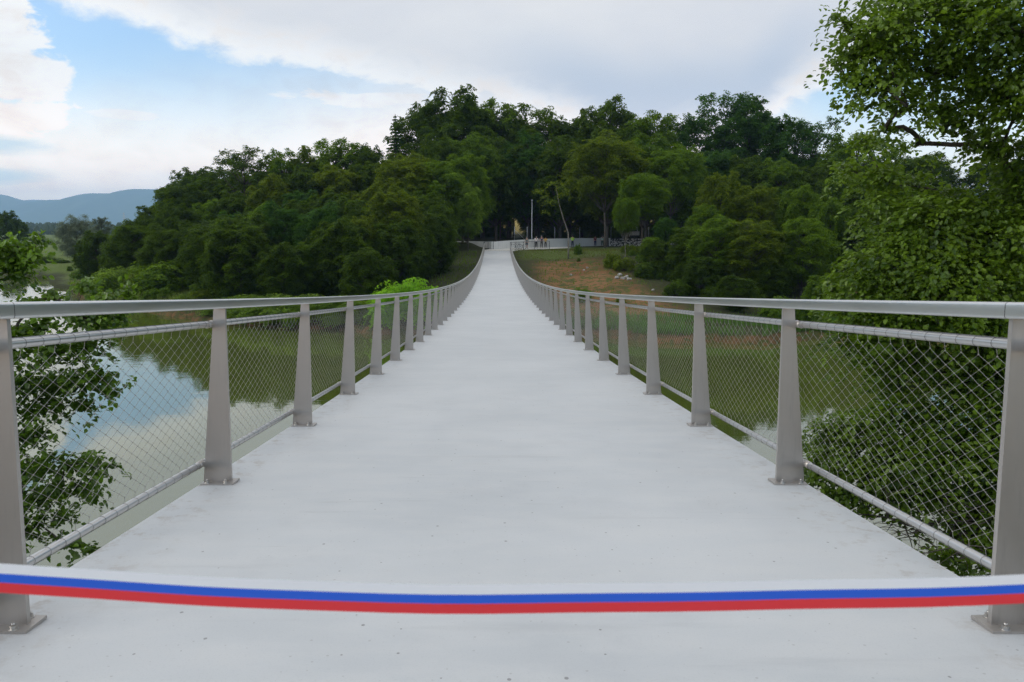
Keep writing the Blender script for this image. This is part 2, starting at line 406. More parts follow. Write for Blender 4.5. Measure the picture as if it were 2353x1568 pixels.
def water_fn(N, b, out):
    co = world_co(N)
    n1 = N.noise(N.vm('MULTIPLY', co, (1, 2.2, 1)), 1.6, 3, .5); n2 = N.noise(N.vm('MULTIPLY', co, (1, 1.6, 1)), .35, 3, .5); n3 = N.noise(co, 7, 2, .5)
    h = N.m('ADD', N.m('MULTIPLY', n1, .25), N.m('ADD', n2, N.m('MULTIPLY', n3, .05)))
    mask = N.sstep(N.noise(co, .05, 3, .5), .35, .7)
    bp = N.n('ShaderNodeBump'); bp.inputs['Distance'].default_value = .05
    N.put(bp.inputs['Strength'], N.m('ADD', .06, N.m('MULTIPLY', mask, .16))); N.put(bp.inputs['Height'], h); N.put(b.inputs['Normal'], bp.outputs[0])
    c = N.mix(N.noise(co, .06, 3, .5), (.066, .088, .014), (.085, .105, .024))
    N.put(b.inputs['Base Color'], c); b.inputs['IOR'].default_value = 2.35
M_water = mat('murky_green_water', rough=.02, spec=.8, fn=water_fn)
xs = np.array([-3000, -600, -200, -60, 0, 60, 200, 600, 3000.]); ys = np.array([-300, -50, 0, 60, 120, 160.])
X, Y = np.meshgrid(xs, ys); i = np.arange(len(xs)*len(ys)).reshape(len(ys), len(xs))
wm = np_mesh('river', np.stack([X, Y, X*0], -1).reshape(-1, 3), np.stack([i[:-1, :-1], i[:-1, 1:], i[1:, 1:], i[1:, :-1]], -1).reshape(-1, 4))
wm.materials.append(M_water); tag(link('river', wm), kind='structure')

# ---------------------------------------------------------------- the footbridge
def H(y): return CAM[2] - 1.132 - .0917*y + .000719*y*y          # deck surface
def dH(y): return -.0917 + .001438*y
S0, SP = 2.47, 2.02; Y0, Y1 = -5.0, 102.6
HW = 1.83
def bridge():
    root = empty('footbridge', (0, 0, 0))
    tag(root, 'long pale grey footbridge deck sagging across the river to the wooded bank', 'footbridge')
    ys = np.linspace(Y0, Y1, 160); m = MB(); th = .16
    vs = []
    for y in ys: vs += [(-HW, y, H(y)), (HW, y, H(y)), (HW, y, H(y)-th), (-HW, y, H(y)-th)]
    fs = []
    for k in range(len(ys)-1):
        a, b = 4*k, 4*k+4
        fs += [(a, a+1, b+1, b), (a+1, a+2, b+2, b+1), (a+2, a+3, b+3, b+2), (a+3, a, b, b+3)]
    fs += [(3, 2, 1, 0), tuple(4*(len(ys)-1)+i for i in range(4))]
    m.add(vs, fs); m.build('deck', M_deck, root)
    for sx in (-1, 1):
        b = MB(); v2 = []
        x0, x1 = sx*1.25, sx*1.45
        for y in ys: v2 += [(x0, y, H(y)-th-.003), (x1, y, H(y)-th-.003), (x1, y, H(y)-th-.35), (x0, y, H(y)-th-.35)]
        b.add(v2, fs); b.build('girder', M_edge, root)
    for (ya, yb) in ((Y0-1.5, -2.0), (100.5, Y1)):
        b = MB(); zc = H((ya+yb)/2); b.box((0, (ya+yb)/2, zc-1.75), (4.3, yb-ya, 2.4)); b.build('abutment', M_conc, root)
    return root
bridge()

RT = 1.115; RH = .055                           # handrail top and height above the deck
def frame_at(y):
    """local frame on the deck: y along the deck, z normal"""
    a = .45*math.atan(dH(y)); return Matrix.Translation((0, y, H(y))) @ Matrix.Rotation(a, 4, 'X')
def post_w(z): return .17-.107*z/RT
def outer(z): return 1.65+post_w(z)
XU, ZU, XL, ZL, TR = 1.748, .967, 1.835, .118, .0185
def net_mesh(L):
    m = MB(); cw, ch = L/19.0, (ZU-ZL-.05)/13.5
    zb = ZL+.02; zt = ZU-.02; zm0 = zb+.03; zm1 = zt-.03; n_r = 26
    nodes = {}
    def X(z): return XL+(XU-XL)*(z-ZL)/(ZU-ZL)
    dz = (zm1-zm0)/n_r*2
    rnd = random.Random(4)
    def P(i, j):
        if (i, j) not in nodes:
            y = i*cw/2; z = zm0+j*dz/2
            nodes[(i, j)] = Vector((X(z)+rnd.uniform(-.0015, .0015), min(max(y, .006), L-.006), z+rnd.uniform(-.0012, .0012)))
        return nodes[(i, j)]
    n_c = 38
    for j in range(n_r):
        for i in range(n_c):
            if (i+j) % 2 == 0:
                a, b = P(i, j), P(i+1, j+1)
            else: a, b = P(i+1, j), P(i, j+1)
            m.tube([a, b], .00098, 3, cap=False)
    for (i, j), p in nodes.items():
        if 0 < i < n_c: m.tube([p-Vector((0, .004, 0)), p+Vector((0, .004, 0))], .0023, 4, cap=True)
    # lashings to the tubes: riser and a loop round the tube
    for j, zz, xx, sgn in ((0, ZL, XL, 1), (n_r, ZU, XU, -1)):
        for i in range(n_c+1):
            if (i+j) % 2 == 0 and 0 < i < n_c:
                p = P(i, j); q = Vector((xx, p.y, zz))
                m.tube([p, q+Vector((0, 0, sgn*TR))], .0012, 3, cap=False)
                ring = [q+Vector((math.cos(a)*(TR+.0012), .004*math.sin(a/2), math.sin(a)*(TR+.0012))) for a in np.linspace(0, 2*math.pi, 11)]
                m.tube(ring, .0007, 3, mi=1, cap=False)
    for zz, xx, s in ((ZU, XU, 1), (ZL, XL, -1)):
        m.tube([(xx-.006, 0.02, zz+s*(TR+.002)), (xx-.006, L-.02, zz+s*(TR+.002))], .0016, 4, mi=1, cap=False)
    return m

def mirror(vs, sx): return [(sx*v[0], v[1], v[2]) for v in vs]
def mk(m, sx):
    if sx < 0:
        m.v = [(-v[0], v[1], v[2]) for v in m.v]; m.f = [f[::-1] for f in m.f]
    return m
def railing(sx, label):
    root = empty('bridge_railing', (0, 0, 0)); tag(root, label, 'railing')
    # prototype meshes
    m = MB(); t = .02
    z0 = .012; z1 = RT-RH
    m.prism([(1.65, -t/2, z0), (outer(z0), -t/2, z0), (outer(z1), -t/2, z1), (1.65, -t/2, z1)], (0, t, 0))
    post_me = mk(m, sx).mesh('railing_post', M_post)
    bv = post_me
    m = MB(); m.box((1.722, 0, .006), (.196, .122, .012)); plate_me = mk(m, sx).mesh('base_plate', M_post)
    bolt_mes = []
    for bx in (1.675, 1.785):
        for by in (-.045, .045):
            m = MB(); m.tube([(bx, by, .012), (bx, by, .0145)], .0165, 14); m.tube([(bx, by, .0145), (bx, by, .026)], .0115, 6, smooth=False)
            m.tube([(bx, by, .026), (bx, by, .035)], .0065, 8)
            bolt_mes.append(mk(m, sx).mesh('bolt', M_bolt))
    br_mes = []
    for xx, zz in ((XU, ZU), (XL, ZL)):
        m = MB(); m.tube([(xx, -.05, zz), (xx, .03, zz)], TR+.0035, 12)
        m.box(((outer(zz)+xx)/2-.003, 0, zz), (abs(xx-outer(zz))+.012, .024, .03))
        br_mes.append(mk(m, sx).mesh('tube_clamp', M_post))
    first, last = -2, 49
    ys = [S0+SP*k for k in range(first, last+1)]
    tops = []
    for k, y in zip(range(first, last+1), ys):
        F = frame_at(y)
        p = link('railing_post', post_me, root); p.matrix_local = F
        if y < 75:
            link('base_plate', plate_me, p)
            for bm_ in br_mes: link('tube_clamp', bm_, p)
        if y < 22:
            for bm_ in bolt_mes: link('bolt', bm_, p)
        tops.append(F)
    # bays
    net_me = None
    for k in range(len(ys)-1):
        A, B = tops[k], tops[k+1]
        def loc(F, x, z): return F @ Vector((x, 0, z))
        # handrail: rounded rectangle swept straight between posts with a fine joint
        w0, w1, hz0, hz1, r = 1.628, 1.706, RT-RH, RT, .010
        prof = []
        for cx_, cz_, a0 in ((w1-r, hz1-r, 0), (w0+r, hz1-r, 90), (w0+r, hz0+r, 180), (w1-r, hz0+r, 270)):
            for q in range(5):
                a = math.radians(a0+q*22.5); prof.append((cx_+r*math.cos(a), cz_+r*math.sin(a)))
        pa = loc(A, 0, 0); pb = loc(B, 0, 0); d = (pb-pa).normalized()
        m = MB(); n = len(prof)
        vs = [loc(A, sx*x, z)+d*.0016 for x, z in prof]+[loc(B, sx*x, z)-d*.0016 for x, z in prof]
        fs = [((i+1) % n, i, i+n, (i+1) % n+n) for i in range(n)]
        if sx < 0: fs = [f[::-1] for f in fs]
        m.add(vs, fs, 0, True)
        me = m.mesh('handrail', M_rail)
        link('handrail', me, root)
        if ys[k] < 40:
            m = MB()
            m.add([loc(B, sx*(1.667+(x-1.667)*.93), 1.086+(z-1.086)*.93)-d*.006 for x, z in prof]+[loc(B, sx*(1.667+(x-1.667)*.93), 1.086+(z-1.086)*.93)+d*.006 for x, z in prof], fs, 0, True)
            m.build('joint_sleeve', M_dark, root)
        for nm, xx, zz in (('upper_tube', XU, ZU), ('lower_tube', XL, ZL)):
            m = MB(); m.tube([loc(A, sx*xx, zz)+d*.002, loc(B, sx*xx, zz)-d*.002], TR, 14, cap=False); m.build(nm, M_tube, root)
        # net: shared mesh, laid in the frame of the bay
        if net_me is None: net_me = mk(net_mesh(SP), sx).mesh('wire_net', [M_wire, M_lash])
        o = link('wire_net', net_me, root)
        zx = A.to_3x3() @ Vector((0, 0, 1)); yx = (pb-pa)/SP
        o.matrix_parent_inverse = Matrix(((1, yx.x, zx.x, pa.x), (0, yx.y, zx.y, pa.y), (0, yx.z, zx.z, pa.z), (0, 0, 0, 1)))
    return root
railing(-1, 'brushed steel railing with wire net along the left side of the footbridge')
railing(1, 'brushed steel railing with wire net along the right side of the footbridge')

# ---------------------------------------------------------------- the ribbon
def ribbon():
    zc = CAM[2]; yy = .6; n = 90; W = .0272
    def z(x): 
        q = x-.01; return zc-.3045+.088*q*q*(1.0 if q < 0 else .62)+.03*max(0, abs(q)-.7)**2
    tilt = .10
    rows = [0, .34, .65, 1.0]
    xs = np.linspace(-1.668, 1.668, n); vs = []
    for x in xs:
        ty = .0022*math.sin(x*5.1)+.0012*math.sin(x*13)+.0006*math.sin(x*31+1)
        for r in rows:
            vs.append((x, yy+ty+tilt*W*(r-.5), z(x)+W*(.5-r)))
    m = MB()
    m.v = [tuple(map(float, v)) for v in vs]
    for i in range(n-1):
        for r in range(3):
            m.f.append([i*4+r, i*4+r+1, (i+1)*4+r+1, (i+1)*4+r]); m.mi.append(r); m.sm.append(True)
    def cloth(nm, c, tr):
        def fn(N, b, out):
            wv = N.noise(N.vm('MULTIPLY', world_co(N), (1, 1, 1)), 1400, 2, .5)
            cc = N.mix(N.m('MULTIPLY', wv, .5), c, tuple(x*.8 for x in c)); N.put(b.inputs['Base Color'], cc)
            t = N.n('ShaderNodeBsdfTranslucent'); N.put(t.inputs[0], cc); mx = N.n('ShaderNodeMixShader'); mx.inputs[0].default_value = tr
            N.t.links.new(b.outputs[0], mx.inputs[1]); N.t.links.new(t.outputs[0], mx.inputs[2]); N.t.links.new(mx.outputs[0], out.inputs[0])
        return mat(nm, c, .45, fn=fn)
    mats = [cloth('ribbon_white', (.98, .98, 1.0), .5), cloth('ribbon_blue', (.03, .14, .75), .4), cloth('ribbon_red', (.88, .05, .06), .4)]
    o = m.build('ribbon', mats); tag(o, 'narrow white, blue and red ribbon stretched across the bridge entrance', 'ribbon')
    # loops knotted round the handrails
    for sx in (-1, 1):
        k = MB(); zt = H(yy)+RT; cz = zt-RH/2
        pts = [(sx*1.667+.048*math.cos(a), yy+.008*math.sin(a*.5), cz+.037*math.sin(a)) for a in np.linspace(0, 2*math.pi, 13)]
        for i in range(12):
            p, q = pts[i], pts[i+1]
            for r in range(3):
                y0, y1 = -.012+.008*r, -.004+.008*r
                k.add([(p[0], p[1]+y0, p[2]), (p[0], p[1]+y1, p[2]), (q[0], q[1]+y1, q[2]), (q[0], q[1]+y0, q[2])], [(0, 1, 2, 3)], r)
        k.ball((sx*1.60, yy, (z(1.6)+cz)/2), (.014, .014, .012), mi=0)
        k.build('knot', mats, o)
ribbon()
# ---------------------------------------------------------------- foliage
def norm(a): return a/np.maximum(np.linalg.norm(a, axis=-1, keepdims=True), 1e-9)
def leaves_mesh(name, pos, nrm, d, size, tint, hexa=False, aspect=.62):
    """one small folded leaf (or leaf clump) per point"""
    n = len(pos); nrm = norm(nrm); d = norm(d-nrm*np.sum(d*nrm, 1, keepdims=True)); s = np.cross(nrm, d)
    size = size[:, None]; L = size*.5; Wd = size*.5*aspect; up = nrm*size*.10
    if hexa:
        V = np.stack([pos-d*L, pos-d*L*.35+s*Wd*.9+up, pos+d*L*.35+s*Wd*.75+up*.8, pos+d*L*1.05-up*.8,
                      pos+d*L*.35-s*Wd*.75+up*.8, pos-d*L*.35-s*Wd*.9+up], 1).reshape(-1, 3)
        F = np.arange(n*6).reshape(n, 6); F = np.stack([F[:, [0, 1, 2, 3]], F[:, [0, 3, 4, 5]]], 1).reshape(-1, 4)
        tint = np.repeat(tint, 2)
    else:
        V = np.stack([pos-d*L, pos+s*Wd+up, pos+d*L, pos-s*Wd+up], 1).reshape(-1, 3)
        F = np.arange(n*4).reshape(n, 4)
    me = np_mesh(name, V, F, False)
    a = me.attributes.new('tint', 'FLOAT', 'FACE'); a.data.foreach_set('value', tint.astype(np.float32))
    return me

def sprays(rng, blobs, per_area, spray_r, n_leaf, leaf, droop=.35, flat=.8, fill=.25, low=-.55):
    """blobs: (centre, (rx, ry, rz)).  Foliage laid on flat sprays pointing outward from every blob."""
    P, Nn, Dd, S, T = [], [], [], [], []
    for c, r in blobs:
        c = np.array(c, float); r = np.array(r, float)
        area = 4*math.pi*((r[0]*r[1])**1.6/3+(r[0]*r[2])**1.6/3+(r[1]*r[2])**1.6/3)**(1/1.6)
        k = max(3, int(area*per_area)); bt = rng.normal(0, .10)
        d = norm(rng.normal(size=(int(k*2.2), 3))); d = d[d[:, 2] > low][:k]; k = len(d)
        q = c+d*r*(rng.uniform(.62, 1.0, (k, 1)))
        o = d.copy(); o[:, 2] *= .35; o = norm(o+rng.normal(0, .25, (k, 3))); 
        n = norm(np.array([0, 0, 1.0])*flat+d*(1-flat)*1.3+rng.normal(0, .22, (k, 3)))
        o = norm(o-n*np.sum(o*n, 1, keepdims=True)); s = np.cross(n, o)
        rs = spray_r*rng.uniform(.6, 1.25, (k, 1))
        m = n_leaf
        a = rng.uniform(-.9, 1.0, (k, m)); w = np.sqrt(np.maximum(0, 1-np.abs(a)**2.2))*.75
        b = rng.uniform(-1, 1, (k, m))*w
        p = (q[:, None]+o[:, None]*(a*rs)[..., None]+s[:, None]*(b*rs)[..., None]
             + n[:, None]*rng.normal(0, .07, (k, m))[..., None]*spray_r)
        p[..., 2] -= droop*np.maximum(0, a+.3)**2*rs*.8
        nn = n[:, None]+rng.normal(0, .38, (k, m, 3)); dd = o[:, None]+s[:, None]*b[..., None]*.8+rng.normal(0, .3, (k, m, 3)); dd[..., 2] -= .25
        st = rng.normal(0, .28, (k, 1))
        P.append(p.reshape(-1, 3)); Nn.append(nn.reshape(-1, 3)); Dd.append(dd.reshape(-1, 3))
        S.append((leaf*rng.uniform(.55, 1.35, (k, m))).ravel()); T.append((.42+bt+st+rng.normal(0, .16, (k, m))).ravel())
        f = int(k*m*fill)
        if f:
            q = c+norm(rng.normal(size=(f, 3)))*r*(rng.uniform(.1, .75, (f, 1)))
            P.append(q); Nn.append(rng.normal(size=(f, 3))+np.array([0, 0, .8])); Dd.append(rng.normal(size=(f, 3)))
            S.append(leaf*1.3*rng.uniform(.7, 1.2, f)); T.append(np.full(f, .05)+rng.normal(0, .1, f))  # inner leaves tinted darker: shade inside the crown put into their colour
    return [np.concatenate(x) for x in (P, Nn, Dd, S, T)]

def limb_path(a, b, rng, bend=.12, n=6, sag=0.0):
    a = np.array(a, float); b = np.array(b, float); L = np.linalg.norm(b-a)
    t = np.linspace(0, 1, n)[:, None]; off = rng.normal(0, bend*L*.5, 3)
    p = a+(b-a)*t+off*np.sin(math.pi*t)+rng.normal(0, bend*L*.08, (n, 3))*np.sin(math.pi*t)
    p[:, 2] += (-sag*L)*np.sin(math.pi*t[:, 0]); return [Vector(q) for q in p]

def tree_protos():
    """unit trees: 18 m high, base at the origin; returns kind -> (crown mesh, trunk mesh)"""
    out = {}
    def make(kind, seed, **k):
        rng = np.random.default_rng(seed); blobs = []
        H0, base, rx, nb, br, top = k['h'], k['base'], k['rx'], k['nb'], k['br'], k.get('top', 1.0)
        cz = (base+H0)/2; rz = (H0-base)/2
        tb = MB(); lean = rng.normal(0, .25, 2)
        for i in range(nb):
            # spread over the crown ellipsoid with a golden spiral, jittered
            u = 1-2*(i+.5)/nb; ph = i*2.39996+rng.uniform(-.5, .5)
            rr = math.sqrt(max(0, 1-u*u)); sh = k.get('shape', lambda u: 1.0)(u)
            jit = rng.uniform(.78, 1.1)
            b = br*rng.uniform(.7, 1.25)
            c = np.array([math.cos(ph)*rr*(rx-b*.7)*sh*jit, math.sin(ph)*rr*(rx-b*.7)*sh*jit, cz+u*(rz-b*.6)*(jit if u > 0 else 1)])
            c[:2] += lean*(c[2]/H0)
            blobs.append((c, (b, b, b*k.get('bz', .92))))
        for c, rr_ in list(blobs):
            for w in range(3):
                dd = norm(rng.normal(size=3)+np.array([c[0]*.25, c[1]*.25, .35])); s_ = rng.uniform(.3, .6)
                blobs.append((c+dd*np.array(rr_)*rng.uniform(.9, 1.35), tuple(np.array(rr_)*s_)))
        for i in range(k.get('core', 4)):
            z = base+(H0-base)*(i+.8)/(k.get('core', 4)+1); blobs.append(((lean[0]*z/H0, lean[1]*z/H0, z), (br*1.3, br*1.3, br*1.1)))
        tz = H0*k.get('tz', .8)
        tp = [Vector((lean[0]*t+rng.normal(0, .12)*t, lean[1]*t+rng.normal(0, .12)*t, z)) for t, z in [(q, q*tz-.6) for q in np.linspace(0, 1, 8)]]
        r0 = k.get('tr', .28)
        tb.tube(tp, [r0*1.35]+[r0*(1-.8*q) for q in np.linspace(.05, 1, 7)], 8)
        for c, r in blobs[:nb]:
            zs = max(1.5, min(tz*.95, c[2]-np.hypot(c[0], c[1])*.8)); q = tp[min(7, max(0, int(round(zs/tz*7))))]
            tb.tube(limb_path(q, c, rng, .12, 5), [r0*.34, r0*.28, r0*.2, r0*.13, r0*.07], 5)
            for w in range(k.get('tw', 2)):
                e = c+norm(rng.normal(size=3))*np.array(r)*1.05
                tb.tube(limb_path(c, e, rng, .12, 3), [r0*.07, r0*.05, r0*.025], 3, cap=False)
        A = sprays(rng, blobs, k['dens'], k.get('sr', .8), k.get('nl', 26), k.get('leaf', .24), k.get('droop', .35), k.get('flat', .8), k.get('fill', .25), k.get('low', -.6))
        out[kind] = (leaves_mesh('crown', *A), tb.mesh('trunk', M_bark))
        return len(A[0])
    n = 0
    n += make('broad', 1, h=18, base=4.5, rx=5.6, nb=54, br=1.35, dens=.95, sr=.7, flat=.68, low=-.45, leaf=.30)
    n += make('broad_b', 2, h=18, base=3.0, rx=5.3, nb=54, br=1.4, dens=.95, sr=.75, flat=.68, low=-.45, leaf=.30)
    n += make('full', 3, h=18, base=-.3, rx=5.1, nb=72, br=1.35, dens=.95, sr=.8, flat=.66, low=-.45, leaf=.30, shape=lambda u: 1.0+.12*(u < 0), droop=.5)
    n += make('layer', 4, h=18, base=3.0, rx=6.2, nb=64, br=1.55, bz=.62, dens=.85, sr=.95, nl=30, flat=.82, droop=.3, low=-.35, leaf=.28, fill=.15)
    n += make('layer_b', 5, h=18, base=1.0, rx=5.5, nb=72, br=1.45, bz=.72, dens=.85, sr=.9, nl=30, flat=.78, droop=.5, low=-.4, leaf=.28, fill=.15)
    n += make('layer_high', 14, h=18, base=8.0, rx=6.2, nb=52, br=1.6, bz=.6, dens=.72, sr=1.1, nl=34, flat=.88, droop=.35, low=-.25, leaf=.28, fill=.15, core=2, tr=.2, tz=.85)
    n += make('open', 6, h=18, base=5.5, rx=5.2, nb=38, br=1.25, dens=1.0, sr=.65, nl=22, leaf=.27, core=4, fill=.2, tw=4, low=-.45)
    n += make('open_b', 7, h=18, base=4.5, rx=6.0, nb=46, br=1.2, dens=1.0, sr=.65, nl=22, leaf=.27, core=5, fill=.2, tw=4, low=-.45)
    n += make('open_c', 15, h=18, base=6.0, rx=5.0, nb=34, br=1.05, dens=.95, sr=.6, nl=20, low=-.5, leaf=.27, core=3, fill=.15, tw=5)
    n += make('tall', 8, h=18, base=7.0, rx=4.4, nb=24, br=1.7, dens=.7, sr=.8, tz=.85, low=-.28, leaf=.30)
    n += make('willow', 9, h=18, base=.5, rx=5.8, nb=36, br=2.0, dens=.7, sr=.9, nl=30, leaf=.2, droop=.9, bz=.9)
    # conifer: whorls of drooping sprays on a spire
    rng = np.random.default_rng(10); tb = MB(); tb.tube([(0, 0, -.5), (0, 0, 9), (0, 0, 18)], [.25, .16, .02], 7)
    P, Nn, Dd, S, T = [], [], [], [], []
    z = 2.5
    while z < 17.9:
        R_ = (18.2-z)*.20+.12
        for b in range(9):
            ph = rng.uniform(0, 6.28); m = int(26+R_*16); a = rng.uniform(.08, 1, m); L = R_*rng.uniform(.75, 1.12)
            o = np.array([math.cos(ph), math.sin(ph), 0]); s = np.array([-math.sin(ph), math.cos(ph), 0])
            p = o*(a*L)[:, None]+s*(rng.uniform(-.24, .24, m)*L*(1.1-a))[:, None]; p[:, 2] = z-.28*a*L+.12*a**2*L+rng.normal(0, .04, m)
            P.append(p); Nn.append(np.array([0, 0, 1])+rng.normal(0, .35, (m, 3))); Dd.append(o+rng.normal(0, .35, (m, 3))); S.append(rng.uniform(.16, .3, m)); T.append(rng.normal(.35, .15, m))
        z += .42
    out['conifer'] = (leaves_mesh('crown', *[np.concatenate(x) for x in (P, Nn, Dd, S, T)]), tb.mesh('trunk', M_bark))
    # shrub, 4 m, many stems
    for kd, seed, leaf in (('shrub', 11, .13), ('shrub_b', 12, .16)):
        rng = np.random.default_rng(seed); tb = MB(); blobs = []
        for i in range(18):
            ph = rng.uniform(0, 6.28); r = rng.uniform(0, 1)**.6*2.2; z = rng.uniform(.7, 1)*(3.3-.34*r*r)
            b = rng.uniform(.55, .95); blobs.append(((math.cos(ph)*r, math.sin(ph)*r, z), (b, b, b*.85)))
            blobs.append(((math.cos(ph)*r, math.sin(ph)*r, z*.45), (b, b, b)))
            tb.tube(limb_path((math.cos(ph)*r*.2, math.sin(ph)*r*.2, -.2), blobs[-2][0], rng, .1, 4), [.05, .04, .03, .012], 5)
        A = sprays(rng, blobs, 1.7, .45, 24, leaf*1.15, .2, .55, .2, -.9)
        out[kd] = (leaves_mesh('crown', *A), tb.mesh('trunk', M_bark))
    print('leaves', n)
    return out
PROTO = tree_protos()
for kd, (c, t) in PROTO.items(): c.materials.append(L_mid)

rot_rng = random.Random(7)
def tree(name, label, cat, kind, loc, height, wf=1.0, lm=None, group=None, bark=None, base_h=18.0, lean=None):
    root = empty(name, loc, rot_rng.uniform(0, 6.28))
    if lean: root.rotation_euler = (lean[0], lean[1], rot_rng.uniform(-.4, .4))
    tag(root, label, cat, group)
    s = height/base_h; root.scale = (s*wf, s*wf, s)
    cm, tm = PROTO[kind]
    c = link('crown', cm, root); t = link('trunk', tm, root)
    for o, m in ((c, lm or L_mid), (t, bark or M_bark)):
        o.material_slots[0].link = 'OBJECT'; o.material_slots[0].material = m
    return root

def put(px, top, D, kind, wf_, lm, name, label, cat='tree', group=None, bh=18.0, bark=None, lean=None):
    p = at(px, top, D); g = gz(p[0], p[1])
    return tree(name, label, cat, kind, (p[0], p[1], g-.15), p[2]-g+.15, wf_*1.12, lm, group, bark, bh, lean)

B, BB, FU, LA, LB, OP, OB, TA, WI, CO, LH = 'broad', 'broad_b', 'full', 'layer', 'layer_b', 'open', 'open_b', 'tall', 'willow', 'conifer', 'layer_high'
ORD = ['first', 'second', 'third', 'fourth', 'fifth', 'sixth', 'seventh', 'eighth', 'ninth', 'tenth', 'eleventh', 'twelfth', 'thirteenth',
       'fourteenth', 'fifteenth', 'sixteenth', 'seventeenth', 'eighteenth', 'nineteenth', 'twentieth', 'twenty-first', 'twenty-second', 'twenty-third', 'twenty-fourth', 'twenty-fifth']
# skyline row: x, top, distance, kind, width factor, leaf, name, look
SKY = [
 (352, 468, 124, FU, 1.0, L_dark, 'broadleaf_tree', 'low rounded dark tree where the wood meets the blue mountain'),
 (425, 420, 122, BB, 1.05, L_dark, 'broadleaf_tree', 'dark domed tree rising over the end of the wood beside the mountain'),
 (485, 440, 130, B, .7, L_olive, 'broadleaf_tree', 'small olive tree in the dip beside the thin bare-limbed oak'),
 (560, 338, 132, 'open_c', 1.05, L_dark, 'oak_tree', 'thin airy oak with bare limbs showing sky on the low skyline'),
 (648, 344, 134, OP, .8, L_mid, 'oak_tree', 'small bushy-topped oak just uphill of the thin airy oak'),
 (705, 350, 136, B, .8, L_olive, 'broadleaf_tree', 'olive tree on the lower skyline, between two airy-topped trees'),
 (765, 318, 138, OP, .95, L_mid, 'oak_tree', 'lighter ragged crown peaking midway up the rising skyline'),
 (838, 330, 138, BB, .75, L_dark, 'broadleaf_tree', 'dense dark tree on the skyline downhill of the spruce tip'),
 (908, 262, 138, CO, 1.1, L_blue, 'spruce_tree', 'pointed spruce tip on the skyline above the footbridge\'s left side'),
 (980, 236, 142, OP, .85, L_dark, 'oak_tree', 'airy oak with gaps of white sky beside the spruce tip'),
 (1042, 218, 142, B, .95, L_dark, 'oak_tree', 'highest dark domed oak on the skyline above the far end of the bridge'),
 (1108, 226, 144, OP, .8, L_mid, 'oak_tree', 'slim oak with a frayed top right of the highest dome'),
 (1170, 258, 146, TA, 1.0, L_dark, 'broadleaf_tree', 'narrow dark tree on the skyline straight above the bridge deck'),
 (1238, 240, 146, 'open_c', 1.0, L_dark, 'oak_tree', 'twiggy-topped oak on the skyline above the lamp post'),
 (1312, 268, 144, BB, .8, L_dark, 'broadleaf_tree', 'lower dark crown on the skyline between the lamp post and the cone-shaped tree'),
 (1388, 232, 142, FU, .75, L_dark, 'broadleaf_tree', 'dense dark cone-shaped tree standing out on the skyline'),
 (1482, 258, 140, LA, .75, L_mid, 'hornbeam_tree', 'lighter feathery tree right of the dark cone-shaped tree'),
 (1575, 256, 142, OB, .75, L_blue, 'oak_tree', 'sparse blue-green tree at the left shoulder of the big airy group'),
 (1668, 206, 144, 'open_c', .85, L_blue, 'oak_tree', 'tallest sparse blue-green oak with sky showing through its crown'),
 (1728, 240, 142, B, .8, L_blue, 'oak_tree', 'blue-green oak leaning on the tallest sparse one, downhill side'),
 (1795, 258, 140, OB, .8, L_blue, 'oak_tree', 'lacy blue-green oak ending the airy group before the gap of blue sky'),
 (1882, 272, 138, 'open_c', .85, L_blue, 'oak_tree', 'lacy tree standing alone in the blue gap by the big near tree'),
 (1975, 300, 130, OB, 1.0, L_mid, 'broadleaf_tree', 'mid green tree half hidden by the left edge of the big near tree'),
 (2130, 350, 128, OB, 1.0, L_dark, 'broadleaf_tree', 'dark tree seen through the leaves of the big near tree'),
 (2300, 360, 125, B, 1.1, L_dark, 'broadleaf_tree', 'dark tree behind the big near tree at the edge of the view'),
]
for (x, t_, D, kd, wf, lm, nm, lab) in SKY:
    put(x, t_, D, kd, wf, lm, nm, lab, 'tree', 'trees along the skyline of the wood')
RNG = np.random.default_rng(21)
# second rank: the wooded slope below the skyline
MIDR = [
 (400, 470, 112, FU, 1.0, L_dark), (475, 462, 116, FU, .9, L_mid), (545, 440, 118, BB, 1.0, L_dark), (620, 405, 118, FU, 1.0, L_olive),
 (700, 392, 120, FU, .9, L_dark), (775, 380, 120, BB, 1.0, L_olive), (850, 372, 122, FU, .95, L_dark), (925, 352, 122, BB, .9, L_olive),
 (1000, 318, 124, FU, .9, L_dark), (1075, 312, 126, BB, .95, L_mid), (1140, 330, 130, B, .9, L_dark), (1215, 318, 132, B, .9, L_blue),
 (1290, 325, 128, B, .9, L_dark), (1400, 315, 124, B, .95, L_olive), (1490, 320, 124, B, .95, L_mid), (1560, 330, 122, BB, .9, L_mid),
 (1640, 345, 126, BB, .9, L_blue), (1720, 360, 124, BB, 1.0, L_dark), (1800, 365, 120, BB, .9, L_mid), (1880, 375, 118, FU, .9, L_dark), (1960, 390, 112, FU, 1.0, L_mid),
 (2060, 410, 110, FU, 1.0, L_dark), (2200, 430, 110, FU, 1.0, L_dark), (2330, 420, 108, FU, 1.0, L_dark)]
CN = {L_dark: 'dark green', L_mid: 'mid green', L_olive: 'olive green', L_blue: 'blue-green', L_light: 'light green', L_grey: 'grey-green', L_bright: 'bright green'}
for i, (x, t_, D, kd, wf, lm) in enumerate(MIDR):
    put(x, t_, D, kd, wf, lm, 'broadleaf_tree', f'{CN[lm]} broadleaf tree, {ORD[i]} from left in the rank below the skyline', 'tree', 'trees in the rank below the skyline')
